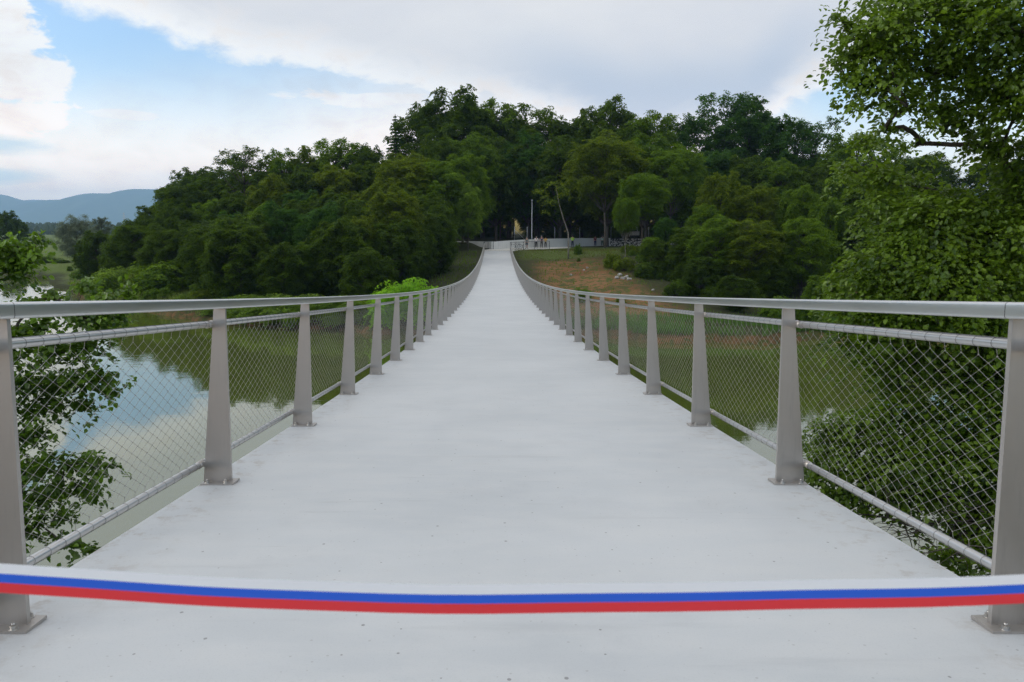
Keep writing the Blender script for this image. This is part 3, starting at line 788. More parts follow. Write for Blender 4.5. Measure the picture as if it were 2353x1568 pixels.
# third rank, left of the bridge and right
THR = [
 (455, 520, 100, FU, .9, L_dark), (535, 490, 102, FU, 1.0, L_blue), (610, 470, 100, LB, .9, L_mid), (690, 440, 104, FU, 1.0, L_blue), (770, 440, 102, FU, .9, L_dark),
 (850, 430, 104, LB, .9, L_olive), (935, 355, 108, LB, 1.0, L_olive), (1005, 370, 108, LA, .9, L_mid), (1062, 352, 112, LA, .75, L_mid)]
for i, (x, t_, D, kd, wf, lm) in enumerate(THR):
    put(x, t_, D, kd, wf, lm, 'broadleaf_tree', f'{CN[lm]} tree on the middle slope, {ORD[i]} from left, left of the bridge', 'tree', 'trees on the middle of the left slope')
# front trees on the left shore, crowns down to the water
LF = [
 (498, 520, 88, FU, .8, L_mid, 'rounded tree with lighter green crown at the left toe of the wood'),
 (575, 530, 84, FU, .8, L_blue, 'blue-green tree whose crown hangs to the shore below the thin airy oak'),
 (650, 470, 84, LB, .85, L_blue, 'blue-green tree with frond-like layers above the shore shrubs'),
 (735, 470, 82, LB, .85, L_blue, 'big blue-green lime-like tree in the middle of the left shore'),
 (700, 560, 76, FU, .9, L_mid, 'low leaning tree hanging over the dark shore shadow'),
 (830, 500, 80, FU, .8, L_olive, 'olive tree on the left shore with drooping feathered branches'),
 (905, 430, 84, LB, .9, L_olive, 'tall feathery hornbeam left of the far end of the bridge'),
 (960, 545, 82, LB, .7, L_dark, 'small dark layered tree behind the bright young shore tree'),
 (1010, 470, 90, LA, .7, L_dark, 'dark layered tree close to the left railing of the bridge'),
 (1075, 420, 106, LA, .55, L_light, 'slender tree with light hanging sprays beside the bridge head'),
]
for (x, t_, D, kd, wf, lm, lab) in LF:
    put(x, t_, D, kd, wf, lm, 'shore_tree' if D < 90 else 'hornbeam_tree', lab, 'tree', 'front trees on the left shore')
# right of the bridge
RF = [
 (1150, 335, 138, LH, .6, L_mid, M_bark, 'mid green layered tree hanging over the path left of the lamp post'),
 (1240, 335, 146, LH, .6, L_dark, M_bark, 'dark layered tree directly behind the lamp post'),
 (1290, 325, 137, LA, .80, L_olive, M_bark, 'olive layered hornbeam arching over the people and the lamp post'),
 (1395, 318, 117, LH, .85, L_olive, M_bark, 'broad sunlit hornbeam right of the lamp post'),
 (1480, 400, 98, LH, .75, L_mid, M_bark, 'feathery hornbeam above the stone wall'),
 (1545, 345, 116, LH, .80, L_mid, M_bark, 'mid green hornbeam below the sparse blue-green oaks'),
 (1440, 455, 92, LH, .50, L_mid, M_palebark, 'pale-stemmed hornbeam standing on the cleared slope'),
 (1530, 500, 90, LH, .60, L_blue, M_bark, 'blue-green sapling group leader in front of the white van'),
 (1660, 398, 92, FU, .85, L_olive, M_bark, 'yellowish rounded tree with fine foliage on the right shore'),
 (1735, 425, 90, LA, .80, L_olive, M_bark, 'yellow-green tree just right of the rounded fine-leaved one'),
 (1625, 470, 86, LA, .70, L_mid, M_bark, 'mid green tree with drooping branches over the dark hollow'),
 (1760, 520, 80, LA, .65, L_mid, M_bark, 'low spreading tree over the reddish gully'),
 (1835, 430, 88, FU, .85, L_mid, M_bark, 'dense mid green tree above the reddish gully'),
 (1905, 460, 82, FU, .85, L_mid, M_bark, 'dense tree on the right shore next to the big near tree'),
 (1590, 520, 80, LA, 1.0, L_dark, M_bark, 'low dark tree at the edge of the cleared slope'),
 (1655, 500, 76, LA, .95, L_mid, M_bark, 'low mid green tree closing the dark hollow'),
 (1735, 505, 74, LA, .95, L_olive, M_bark, 'low olive tree near the water in front of the gully'),
 (1850, 500, 74, LA, .95, L_mid, M_bark, 'leaning waterside tree left of the near tree'),
 (1500, 545, 84, LH, .8, L_mid, M_bark, 'short hornbeam sheltering the pale stems'),
 (1990, 470, 80, FU, .9, L_dark, M_bark, 'dark shore tree partly covered by the near tree'),
 (2120, 480, 78, FU, .9, L_dark, M_bark, 'dark shore tree seen between leaves of the near tree'),
 (2260, 480, 78, FU, .9, L_dark, M_bark, 'dark shore tree behind the near tree\'s lower crown'),
]
for (x, t_, D, kd, wf, lm, bk, lab) in RF:
    put(x, t_, D, kd, wf, lm, 'hornbeam_tree' if kd in (LA, LH) else 'shore_tree', lab, 'tree', 'trees on the right bank', 18, bk)
# deep wood that fills the shade behind, and the undergrowth below the front crowns
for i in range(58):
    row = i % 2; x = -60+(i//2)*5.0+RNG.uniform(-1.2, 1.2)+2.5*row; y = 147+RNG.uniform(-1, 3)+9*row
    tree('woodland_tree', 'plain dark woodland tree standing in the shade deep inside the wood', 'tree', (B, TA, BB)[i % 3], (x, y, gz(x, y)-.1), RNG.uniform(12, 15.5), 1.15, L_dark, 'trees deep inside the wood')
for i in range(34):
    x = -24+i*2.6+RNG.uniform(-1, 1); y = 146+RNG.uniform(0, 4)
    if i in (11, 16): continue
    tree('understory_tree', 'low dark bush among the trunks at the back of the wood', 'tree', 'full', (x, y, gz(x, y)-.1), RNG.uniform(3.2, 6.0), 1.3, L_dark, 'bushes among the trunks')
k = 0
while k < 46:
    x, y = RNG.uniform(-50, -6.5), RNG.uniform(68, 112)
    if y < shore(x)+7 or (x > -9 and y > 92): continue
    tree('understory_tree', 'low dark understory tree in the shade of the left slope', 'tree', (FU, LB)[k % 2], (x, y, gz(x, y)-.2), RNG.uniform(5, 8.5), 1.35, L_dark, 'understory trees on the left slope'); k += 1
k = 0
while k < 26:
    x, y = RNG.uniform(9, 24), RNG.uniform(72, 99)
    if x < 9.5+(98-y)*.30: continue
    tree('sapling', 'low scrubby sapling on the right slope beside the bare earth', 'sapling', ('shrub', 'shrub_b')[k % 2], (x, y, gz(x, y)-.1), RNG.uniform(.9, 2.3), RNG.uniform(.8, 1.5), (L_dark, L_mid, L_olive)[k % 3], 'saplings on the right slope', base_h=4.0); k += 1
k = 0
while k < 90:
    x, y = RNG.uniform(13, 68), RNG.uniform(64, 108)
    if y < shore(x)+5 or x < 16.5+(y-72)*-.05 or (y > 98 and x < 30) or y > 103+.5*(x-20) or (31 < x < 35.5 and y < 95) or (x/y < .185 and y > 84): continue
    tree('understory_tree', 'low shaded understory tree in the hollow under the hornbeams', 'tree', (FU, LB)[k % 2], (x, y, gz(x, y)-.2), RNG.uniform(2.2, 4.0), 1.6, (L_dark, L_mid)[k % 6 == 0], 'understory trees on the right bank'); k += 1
# willow, dark bush tree and twiggy tops upstream
UP = [
 (172, 500, 150, WI, 1.25, L_grey, 'willow_tree', 'grey-green willow beside the upstream meadow', 18),
 (232, 499, 172, OP, .9, L_grey, 'poplar_tree', 'small twiggy-topped tree sticking up against the blue mountain', 18),
 (215, 532, 118, FU, 1.1, L_dark, 'shore_tree', 'broad dark tree on the inner side of the willow', 18),
 (275, 545, 112, FU, 1.2, L_dark, 'shore_tree', 'low dark tree merging with the foot of the wood', 18),
 (330, 500, 112, FU, .9, L_dark, 'broadleaf_tree', 'dark tree at the downhill tip of the wood', 18),
 (12, 486, 250, FU, .9, L_dark, 'broadleaf_tree', 'dark domed tree across the upstream reach at the frame edge', 18),
 (-60, 478, 255, FU, 1.0, L_dark, 'broadleaf_tree', 'dark tree beyond the upstream reach just past the frame edge', 18),
 (40, 505, 262, BB, .9, L_dark, 'broadleaf_tree', 'lower dark tree beside the domed one across the upstream reach', 18),
]
for (x, t_, D, kd, wf, lm, nm, lab, bh) in UP: put(x, t_, D, kd, wf, lm, nm, lab, 'tree', 'trees upstream', bh)
# shrubs along the far shore
SH = [
 (140, 600, 148, 1.9, L_mid), (105, 590, 152, 1.9, L_dark), (185, 622, 122, 1.1, L_mid), (225, 640, 100, 1.1, L_light), (265, 612, 100, 1.2, L_light), (320, 598, 96, 1.3, L_light),
 (365, 612, 92, 1.2, L_olive), (300, 650, 88, 1.0, L_mid), (400, 640, 88, 1.2, L_mid), (430, 570, 92, 1.3, L_mid), (365, 660, 84, 1.0, L_mid), (430, 672, 80, 1.0, L_light), (480, 660, 78, 1.2, L_olive),
 (520, 680, 72, 1.1, L_light), (570, 672, 72, 1.0, L_light), (615, 668, 70, 1.0, L_light), (665, 674, 69, 1.1, L_light), (700, 668, 68, 1.0, L_light), (745, 680, 67, .9, L_mid), (785, 672, 67, 1.0, L_light), (835, 682, 66, 1.0, L_mid),
 (880, 690, 66, 1.0, L_mid), (1000, 690, 66, 1.0, L_mid), (1040, 680, 70, .9, L_dark), (490, 640, 82, 1.0, L_mid), (560, 630, 82, 1.1, L_dark), (905, 655, 74, 1.0, L_dark)]
for i, (x, t_, D, wf, lm) in enumerate(SH):
    put(x, t_-5, D, 'shrub' if i % 2 else 'shrub_b', wf*(1.9 if D < 76 else 1.35), lm, 'shrub', f'{CN[lm]} shrub on the left shore, {ORD[i] if i < 25 else ["twenty-sixth", "twenty-seventh"][i-25]} in the belt from upstream', 'shrub', 'shrubs along the left shore', 4.0)
for i, (x, t_, D, wf, lm) in enumerate([(-10, 596, 160, 2.2, L_mid), (40, 604, 152, 2.0, L_light), (78, 582, 172, 2.0, L_dark), (112, 600, 162, 1.8, L_mid), (150, 572, 176, 1.7, L_dark), (62, 546, 240, 1.6, L_mid), (20, 540, 250, 1.6, L_dark), (104, 548, 330, 1.8, L_dark), (128, 568, 200, 1.3, L_mid), (95, 575, 185, 1.3, L_dark), (160, 612, 136, 1.6, L_light), (196, 600, 130, 1.6, L_mid), (0, 618, 148, 1.8, L_mid), (205, 575, 140, 1.5, L_dark)]):
    put(x, t_, D, 'full' if i % 3 else 'shrub', wf, lm, 'shrub', f'{CN[lm]} bushy growth on the far upstream bank, {ORD[i]} of a loose hedge there', 'shrub', 'bushes on the upstream bank', 18.0 if i % 3 else 4.0)
SHR = [
 (1800, 668, 62, 1.0, L_mid, 'bushy shrub at the water beside the near tree on the right shore'), (1860, 690, 61, 1.0, L_mid, 'lower shrub left of the near tree\'s drooping crown'),
 (1340, 655, 70, .7, L_mid, 'bright low bush at the foot of the bare slope by the right railing'), (1430, 672, 68, .6, L_mid, 'small bush on bare soil right of the railing'),
 (1560, 640, 72, 1.1, L_dark, 'dark bush under the hornbeams on the right slope'), (1640, 650, 70, 1.2, L_dark, 'dark bush in the hollow under the yellowish tree'),
 (1720, 655, 70, 1.2, L_dark, 'dark bush beside the reddish gully'), (1485, 600, 82, 1.0, L_dark, 'dark bush around the pale stems on the right slope'),
 (1900, 655, 68, 1.3, L_dark, 'dark bush behind the bushy waterside shrub'), (1990, 660, 66, 1.3, L_dark, 'dark bush on the shore behind the near tree'),
 (1600, 590, 88, 1.3, L_dark, 'dark undergrowth bush below the road edge'), (1690, 600, 84, 1.3, L_dark, 'dark undergrowth bush between hollow and gully'),
 (1328, 556, 99, .45, L_mid, 'thin green bush beside the leaning pale trunk'), (1330, 590, 94, .5, L_dark, 'small dark bush at the foot of the leaning trunk')]
for i, (x, t_, D, wf, lm, lab) in enumerate(SHR):
    put(x, t_, D, 'shrub' if i % 2 else 'shrub_b', wf, lm, 'shrub', lab, 'shrub', 'shrubs on the right bank', 4.0)
put(942, 612, 63.5, 'shrub', 1.0, L_bright, 'young_tree', 'bright green young tree glowing beside the left railing', 'tree', None, 4.0)

# leaning pale trunk on the cleared slope
def leaning_tree():
    b = at(1306, 593, 97); g = gz(b[0], b[1]); b = np.array([b[0], b[1], g-.2]); t = at(1285, 470, 97); m = MB(); rng = np.random.default_rng(5)
    root = empty('birch_tree', tuple(b)); tag(root, 'thin pale trunk leaning left on the cleared slope in front of the wall', 'tree')
    tp = t-b; mid = tp*.5+np.array([.55, 0, 0])
    m.tube([(0, 0, 0), tuple(tp*.25+[.32, 0, 0]), tuple(mid), tuple(tp*.78+[.2, 0, 0]), tuple(tp), tuple(tp+[-.5, 0, 2.4])], [.11, .09, .07, .055, .04, .012], 8)
    m.build('trunk', M_palebark, root)
    bl = [(tp+np.array(o), (r, r, r*.6)) for o, r in (((-1.4, 0, .6), 1.2), ((.9, 0, 1.2), 1.1), ((-.4, .3, 2.4), 1.3), ((-2.2, 0, 1.6), .9), ((1.2, -.4, 2.9), 1.0), ((-1.9, 0, -.9), .7))]
    A = sprays(rng, bl, .8, .6, 22, .2, .35, .85, .1, -.8); me = leaves_mesh('crown', *A); me.materials.append(L_olive); link('crown', me, root)
leaning_tree()

# ---------------------------------------------------------------- near trees
def near_tree(name, label, trunk_pts, trunk_r, blobs, leaf, dens, nl, lm, seed, limb_r=.055, sr=.42, dead=None):
    rng = np.random.default_rng(seed); root = empty(name, tuple(trunk_pts[0])); o = np.array(trunk_pts[0], float); tag(root, label, 'tree')
    m = MB(); tp = [np.array(p, float)-o for p in trunk_pts]
    # resample trunk
    q = []
    for a, b in zip(tp[:-1], tp[1:]):
        for t in np.linspace(0, 1, 5)[:-1]: q.append(a+(b-a)*t)
    q.append(tp[-1]); rr = list(np.linspace(trunk_r, trunk_r*.3, len(q))); rr[0] *= 1.3
    m.tube([Vector(p) for p in q], rr, 12)
    loc = [(np.array(c, float)-o, r) for c, r in blobs]
    # every clump hangs on the nearest clump or trunk point that lies closer to the trunk
    def dtr(c): return min(np.linalg.norm(c-p) for p in q)
    order = sorted(range(len(loc)), key=lambda i: dtr(loc[i][0])); nodes = [(p, -1) for p in q[2:]]; par = {}
    for i in order:
        c = loc[i][0]; j = int(np.argmin([np.linalg.norm((c-p)*[1, 1, 1.25])+(.25 if w < 0 else 0)+(.0 if p[2] < c[2]+.3 else .6) for p, w in nodes]))
        par[i] = (nodes[j][0], nodes[j][1]); nodes.append((c, i))
    load = {i: 1 for i in range(len(loc))}
    for i in order[::-1]:
        if par[i][1] >= 0: load[par[i][1]] += load[i]
    for i in order:
        c, r = loc[i]; r0 = limb_r*.28*math.sqrt(load[i]); r1 = limb_r*.28*math.sqrt(max(.35, load[i]-1))
        path = limb_path(par[i][0], c, rng, .16, 7, -.03); m.tube(path, list(np.linspace(r0, r1, 7)), 6)
        for w in range(5):
            s = Vector(path[rng.integers(3, 7)]); e = c+norm(rng.normal(size=3)*[1, 1, .6])*np.array(r)*rng.uniform(.5, .92)
            t0 = limb_r*.11; pw = limb_path(s, e, rng, .14, 5, .02); m.tube(pw, [t0, t0*.8, t0*.6, t0*.4, t0*.2], 4, cap=False)
            for w2 in range(2):
                s2 = Vector(pw[rng.integers(1, 4)]); e2 = np.array(s2)+rng.normal(0, .28, 3)*np.array(r); m.tube([s2, (s2+Vector(e2))/2+Vector(rng.normal(0, .02, 3)), e2], [t0*.45, t0*.3, t0*.15], 3, cap=False)
    m.build('trunk', M_bark, root)
    A = sprays(rng, loc, dens, sr, nl, leaf, .45, .72, .12, -.95)
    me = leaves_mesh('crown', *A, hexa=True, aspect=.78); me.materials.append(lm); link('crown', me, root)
    if dead is not None:
        d = MB()
        for (a, b) in dead:
            a = np.array(a)-o; b = np.array(b)-o; p1 = limb_path(a, b, rng, .15, 8, .05); d.tube(p1, list(np.linspace(.05, .012, 8)), 6)
            for w in range(16):
                s = Vector(p1[rng.integers(2, 8)]); dirv = (b-a)/np.linalg.norm(b-a)+rng.normal(0, .75, 3); e = np.array(s)+dirv*rng.uniform(.4, 1.1)
                p2 = limb_path(s, e, rng, .25, 6, -.05); d.tube(p2, list(np.linspace(.014, .004, 6)), 4, cap=False)
                for w2 in range(3):
                    s2 = Vector(p2[rng.integers(1, 6)]); e2 = np.array(s2)+(dirv*.5+rng.normal(0, .6, 3))*rng.uniform(.15, .45)
                    d.tube(limb_path(s2, e2, rng, .25, 4), [.006, .005, .004, .002], 3, cap=False)
        d.build('dead_branch', M_bark, root)
    print(name, len(A[0]))
    return root
def bl(px, py, D, r, fz=.7): return (at(px, py, D), (r, r, r*fz))
# right: big tree that fills the edge of the view, x px, y px, distance, radius
RB = [
 (2060, 60, 14.5, 1.05), (1925, 42, 14.5, .26), (1950, 62, 14.5, .34), (1930, 150, 14.4, .26), (1960, 190, 14.3, .4), (2035, 125, 14.3, .6), (1985, 105, 14.5, .7), (2180, 40, 15, 1.3), (2310, 60, 14, 1.3), (2020, 185, 14.2, .7), (2130, 165, 15, .95), (2260, 190, 14.5, 1.0), (2085, 250, 14, .5), (2370, 240, 14, 1.0),
 (2180, 285, 15, .7), (2300, 350, 15, .6), (2440, 120, 14, 1.4), (2460, 380, 14.5, 1.3), (2120, -60, 15, 1.2), (2280, -80, 15, 1.3),
 (1985, 330, 16, .42), (1950, 390, 16.5, .45), (2030, 300, 15, .3), (2030, 410, 16, .6), (2110, 430, 16, .5), (2250, 330, 15, .5), (2110, 330, 15.4, .22), (2340, 420, 15, .6), (2050, 500, 15.5, .8), (2190, 480, 15.5, .75), (2330, 500, 15, .95), (2150, 540, 15, 1.2), (2280, 600, 14.5, 1.3), (2450, 560, 14.5, 1.4),
 (2080, 610, 14.8, 1.0), (2000, 640, 14.6, .75), (1975, 700, 15, .7), (2160, 680, 14, 1.2), (2330, 690, 14, 1.2), (2060, 730, 14.4, .95), (2230, 760, 14, 1.0), (2400, 800, 14, 1.3),
 (1985, 790, 15, .75), (2090, 830, 14.6, .75), (2060, 890, 14.8, .45), (2230, 880, 14, .85), (2340, 930, 13.5, 1.0),
 (1900, 1010, 14.6, .6), (1990, 985, 14.6, .75), (2090, 960, 14.2, .75), (1890, 1085, 14, .55), (1980, 1080, 14, .8), (2090, 1060, 13.8, .9), (2200, 1020, 13.8, 1.0), (2310, 1060, 13.4, 1.0),
 (1930, 1150, 13.6, .4), (2040, 1150, 13.6, .55), (2150, 1130, 13.4, .7), (2260, 1170, 13.2, .75), (2380, 1180, 13, 1.1), (2210, 1230, 13, .35), (2270, 1270, 12.6, .5), (2170, 1290, 12.4, .3), (2360, 1300, 12.4, .8)]
right_trunk = [(15.2, 14.2, gz(15.2, 14.2)-.4), (14.6, 14.0, 5), (13.8, 14.2, 9), (13.2, 14.5, 13), (12.9, 14.6, 17)]
near_tree('lime_tree', 'big leafy tree overhanging the railing along the whole right edge of the view', right_trunk, .38,
          [bl(x_, y_, d_, r_*(.84 if y_ < 440 else 1.0)) for x_, y_, d_, r_ in RB], .100, 7.0, 30, L_near, 31, dead=[(at(2420, 1150, 12.6), at(2110, 1205, 13.4)), (at(2420, 1210, 12.4), at(2040, 1190, 13.2)), (at(2400, 1250, 12.2), at(2120, 1290, 12.6))])
# left: tree below the bridge, branches reaching past the first bay
LBL = [
 (-40, 575, 13, .55), (30, 570, 13, .38), (85, 555, 13, .24), (20, 625, 13, .42), (50, 590, 13, .34), (0, 600, 13, .4), (-60, 660, 13, .5), (60, 600, 13, .25),
 (60, 700, 12.4, .28), (120, 685, 12.6, .22), (195, 665, 12.6, .30), (235, 695, 12.4, .32), (295, 668, 12.4, .13), (290, 690, 12.4, .16), (170, 720, 12.4, .36), (90, 760, 12.4, .42), (220, 745, 12.4, .40), (275, 730, 12.6, .22),
 (20, 790, 12.4, .6), (130, 810, 12.3, .5), (205, 800, 12.4, .36), (60, 880, 12.2, .62), (160, 880, 12.2, .50), (235, 870, 12.3, .34), (255, 905, 12.3, .2), (-40, 900, 12.2, .7), (100, 940, 12.2, .42), (180, 935, 12.2, .3),
 (50, 1010, 12, .38), (95, 1000, 12, .25), (-30, 1040, 12, .6), (60, 1080, 11.8, .5), (150, 1070, 11.8, .42), (210, 1060, 11.9, .3), (262, 1070, 11.9, .17), (120, 1130, 11.6, .42), (40, 1160, 11.5, .5), (190, 1120, 11.7, .26),
 (60, 1230, 11.3, .30), (215, 1140, 11.6, .16), (140, 1190, 11.4, .24), (90, 1205, 11.4, .26), (165, 1255, 11.2, .17), (205, 1262, 11.2, .11), (140, 1245, 11.2, .16)]
left_trunk = [(-10.8, 10.6, gz(-10.8, 10.6)-.4), (-10.4, 10.9, 3.2), (-9.9, 11.4, 5.6), (-9.7, 11.8, 8.2)]
near_tree('hazel_tree', 'leafy tree growing below the bridge beyond the first bay of the left railing', left_trunk, .22,
          [bl(*b, fz=.5) for b in LBL], .098, 12, 15, L_nearl, 33, .03, .24)

# ---------------------------------------------------------------- reeds, tufts and stones on the banks
def blades(name, label, cat, pts, h, w, m, seed, kind='stuff'):
    rng = np.random.default_rng(seed); n = len(pts); pts = np.array(pts)
    a = rng.uniform(0, 2*math.pi, n); hh = h*rng.uniform(.5, 1.2, n); ln = rng.uniform(.1, .5, n)
    d = np.stack([np.cos(a), np.sin(a), 0*a], 1); s = np.stack([-np.sin(a), np.cos(a), 0*a], 1)*w
    up = np.array([0, 0, 1.0]); b = pts
    mid = b+up*(hh*.6)[:, None]+d*(hh*ln*.3)[:, None]; tip = b+up*(hh*(1-.3*ln))[:, None]+d*(hh*ln)[:, None]
    V = np.stack([b-s, b+s, mid+s*.7, mid-s*.7, tip+s*.12, tip-s*.12], 1).reshape(-1, 3)
    i = np.arange(n)[:, None]*6; F = np.concatenate([i+[[0, 1, 2, 3]], i+[[3, 2, 4, 5]]])
    me = np_mesh(name, V, F, False); me.materials.append(m)
    t = me.attributes.new('tint', 'FLOAT', 'FACE'); v = rng.normal(.45, .2, n); t.data.foreach_set('value', np.concatenate([v, v]).astype(np.float32))
    o = link(name, me); tag(o, label, cat, None, kind); return o
def scatter(n, x0, x1, y0, y1, ok, seed):
    rng = np.random.default_rng(seed); x = rng.uniform(x0, x1, n); y = rng.uniform(y0, y1, n); k = ok(x, y, rng.uniform(0, 1, n)); x, y = x[k], y[k]
    return np.stack([x, y, ground(x, y)-.03], 1)
def patch(x, y, f=.35, s=0): return .5+.5*np.sin(x*f+s+1.7*np.sin(y*f*.7+s))*np.cos(y*f*1.3-s*2)
L_reed = leaf_mat('reed_green', (.05, .11, .02), (.13, .26, .04))
M_rust = leaf_mat('dry_stem_brown', (.07, .035, .022), (.20, .10, .06), .15, .2)
P_ = scatter(26000, 5, 31, 56, 70, lambda x, y, u: (y-shore(x) > 1.0) & (y-shore(x) < 6.5) & (u < patch(x, y, .45)*1.1), 3)
blades('reeds', 'bright green reeds lining the right shore below the bare slope', 'reeds', P_, .75, .022, L_reed, 4)
P_ = scatter(24000, -60, 60, 55, 130, lambda x, y, u: (np.abs(y-shore(x)-.1) < .75) & ((x < -3) | (x > 3)), 5)
blades('dry_stems', 'reddish brown dry stems and roots along the waterline', 'dry stems', P_, .65, .02, M_rust, 6)
P_ = scatter(45000, -52, 34, 60, 102, lambda x, y, u: (y-shore(x) > 2) & (u < np.where(x > 2, .35*patch(x, y, .6, 1)**1.5, .7)) & ((x > 2.6) | (x < -2.6)), 7)
blades('rough_grass', 'rough grass and weeds scattered over both banks', 'grass', P_, .32, .03, L_mid, 8)
P_ = scatter(22000, 2.3, 40, 96, 112, lambda x, y, u: (y < 108+.55*(x-2)) & (y > 97-.1*x), 9)
blades('mown_grass', 'short green and yellowing grass on top of the bank beside the path', 'grass', P_, .12, .03, leaf_mat('verge_grass', (.06, .08, .012), (.15, .15, .03)), 10)
P_ = scatter(14000, -62, -22, 70, 110, lambda x, y, u: (y-shore(x) > .8) & (y-shore(x) < 14), 11)
blades('tall_grass', 'yellow-green tall grass between the shrubs on the left shore', 'grass', P_, .8, .03, leaf_mat('tall_grass_leaf', (.07, .10, .015), (.17, .22, .04)), 12)

M_stone = mat('pale_stone', rough=.9, fn=speck((.22, .21, .19), (.42, .41, .38), 4, .9, .02))
def stone_mesh(seed, r=.3):
    rng = np.random.default_rng(seed); import bmesh
    bm = bmesh.new(); bmesh.ops.create_icosphere(bm, subdivisions=2, radius=1)
    for v in bm.verts:
        c = v.co; f = 1+.22*math.sin(c.x*3+seed)+.18*math.sin(c.y*4+seed*2)+.12*math.sin(c.z*5+c.x*2); v.co = Vector((c.x*f, c.y*f*.8, c.z*f*.62))*r
    me = bpy.data.meshes.new('boulder'); bm.to_mesh(me); bm.free(); me.materials.append(M_stone); return me
SM = [stone_mesh(s) for s in (1, 2, 3)]
rs = np.random.default_rng(14)
for i, (px, py, D, s) in enumerate([(1424, 634, 79, 1.0), (1432, 641, 78, .9), (1440, 637, 79, .8), (1418, 640, 78, 1.0), (1446, 643, 77, .9), (1350, 617, 85, .5), (1342, 622, 84, .6),
                                 (1500, 668, 71, .6), (1545, 690, 66, .7), (1650, 605, 80, .9), (1664, 612, 79, .8), (1557, 668, 70, .7), (1312, 633, 84, .5), (1540, 625, 80, .6)]):
    r = ray(px, py)
    best = min(np.arange(60, 110, .25), key=lambda d: abs((CAM+r*(d/r[1]))[2]-gz((CAM+r*(d/r[1]))[0], d)))
    p = CAM+r*(best/r[1]); o = link('boulder', SM[i % 3], None, (p[0], p[1], gz(p[0], p[1])+.06)); o.scale = (s, s, s); o.rotation_euler = (0, 0, i*1.3)
    tag(o, ('pale boulder in the heap under the pale-stemmed hornbeam' if i < 5 else 'single pale stone lying on the cleared right slope'), 'boulder', ('boulders heaped under the hornbeam' if i < 5 else 'stones on the right slope'))

# ---------------------------------------------------------------- the far bridge head: path, wall, fence, lamp, railings
PZ = 5.53
# base line of the wall on plan (px, py read on the ground) -> world
def onp(px, py, z=PZ):
    r = ray(px, py); return CAM+r*((z-CAM[2])/r[2])
wall_pts = [(-.9+.0, 110.8), (.8, 113.5), (4.5, 118.6), (9.0, 123.4), (13.5, 127.2), (19.0, 130.2)]
gab_pts = [(19.0, 130.25), (26.0, 132.2), (34.0, 134.0), (42.0, 135.5)]
def path_mesh():
    # outer edge follows the wall, inner edge the grass bank
    out_ = [(-1.83, 102.55), (-1.9, 106), (-1.3, 109.5)]+wall_pts+gab_pts[1:]+[(60, 138), (90, 141)]
    inn = [(1.83, 102.55), (2.3, 103.4), (3.4, 105.6), (5.0, 108.2), (7.4, 112.2), (10.5, 116.5), (14.5, 120.6), (19.5, 124.2), (26.5, 127.2), (34.3, 129.6), (42.2, 131.3), (60.4, 134), (90.4, 137)]
    vs = []; n = min(len(out_), len(inn)); out_, inn = out_[:n], inn[:n]
    m = MB()
    def z(p): return PZ+.02+max(0, (p[0]-30))*.012
    for a, b in zip(out_, inn): vs += [(a[0], a[1], z(a)), (b[0], b[1], z(b)), (a[0], a[1], z(a)-.5), (b[0], b[1], z(b)-.5)]
    fs = []
    for i in range(n-1):
        a, b = 4*i, 4*i+4; fs += [(a, a+1, b+1, b), (a+1, a+3, b+3, b+1), (a+2, a, b, b+2)]
    m.add(vs, fs); o = m.build('path', M_path); tag(o, kind='structure'); return inn
inner_edge = path_mesh()
def wall_ribbon(name, pts, z0, tops, th, mt, label, cat):
    m = MB()
    for i, ((a, b), (ta, tb)) in enumerate(zip(zip(pts[:-1], pts[1:]), zip(tops[:-1], tops[1:]))):
        A, Bp = Vector((*a, 0)), Vector((*b, 0)); nrm = Vector((-(Bp-A).y, (Bp-A).x, 0)).normalized()*th
        A0, B0 = A+nrm*.0, Bp+nrm*0
        vs = [(A.x, A.y, z0), (Bp.x, Bp.y, z0), (Bp.x, Bp.y, tb), (A.x, A.y, ta), (A.x+nrm.x, A.y+nrm.y, z0), (Bp.x+nrm.x, Bp.y+nrm.y, z0), (Bp.x+nrm.x, Bp.y+nrm.y, tb), (A.x+nrm.x, A.y+nrm.y, ta)]
        fs = [(0, 1, 2, 3), (5, 4, 7, 6), (3, 2, 6, 7)]
        if i == 0: fs.append((4, 0, 3, 7))
        if i == len(pts)-2: fs.append((1, 5, 6, 2))
        m.add(vs, fs)
    o = m.build(name, mt); tag(o, label, cat); return o
def conc_fn(N, b, out):
    co = world_co(N); n = N.noise(co, 1.5, 6, .65); st = N.noise(N.vm('MULTIPLY', co, (3, 3, .25)), 1.2, 4, .6)
    c = N.mix(n, (.60, .60, .57), (.72, .72, .69)); c = N.mix(N.m('MULTIPLY', N.sstep(st, .5, .75), .4), c, (.36, .36, .33))
    N.put(b.inputs['Base Color'], c)
M_wall = mat('cast_concrete', rough=.85, fn=conc_fn)
wt = [PZ+1.02, PZ+1.12, PZ+1.26, PZ+1.34, PZ+1.36, PZ+1.36]
wall_ribbon('retaining_wall', wall_pts, PZ-.3, wt, .3, M_wall, 'curved grey concrete retaining wall behind the people', 'wall')
def gab_fn(N, b, out):
    v = N.n('ShaderNodeTexVoronoi'); N.put(v.inputs['Vector'], world_co(N)); v.inputs['Scale'].default_value = 4.2
    sc = N.n('ShaderNodeSeparateColor'); N.put(sc.inputs[0], v.outputs['Color'])
    c = N.mix(sc.outputs[0], (.30, .29, .27), (.66, .65, .62)); c = N.mix(N.sstep(v.outputs['Distance'], .42, .62), c, (.04, .04, .04)); N.put(b.inputs['Base Color'], c)
    bump(N, b, N.m('SUBTRACT', 1, v.outputs['Distance']), 1, .08)
M_gab = mat('dry_stone', rough=.9, fn=gab_fn)
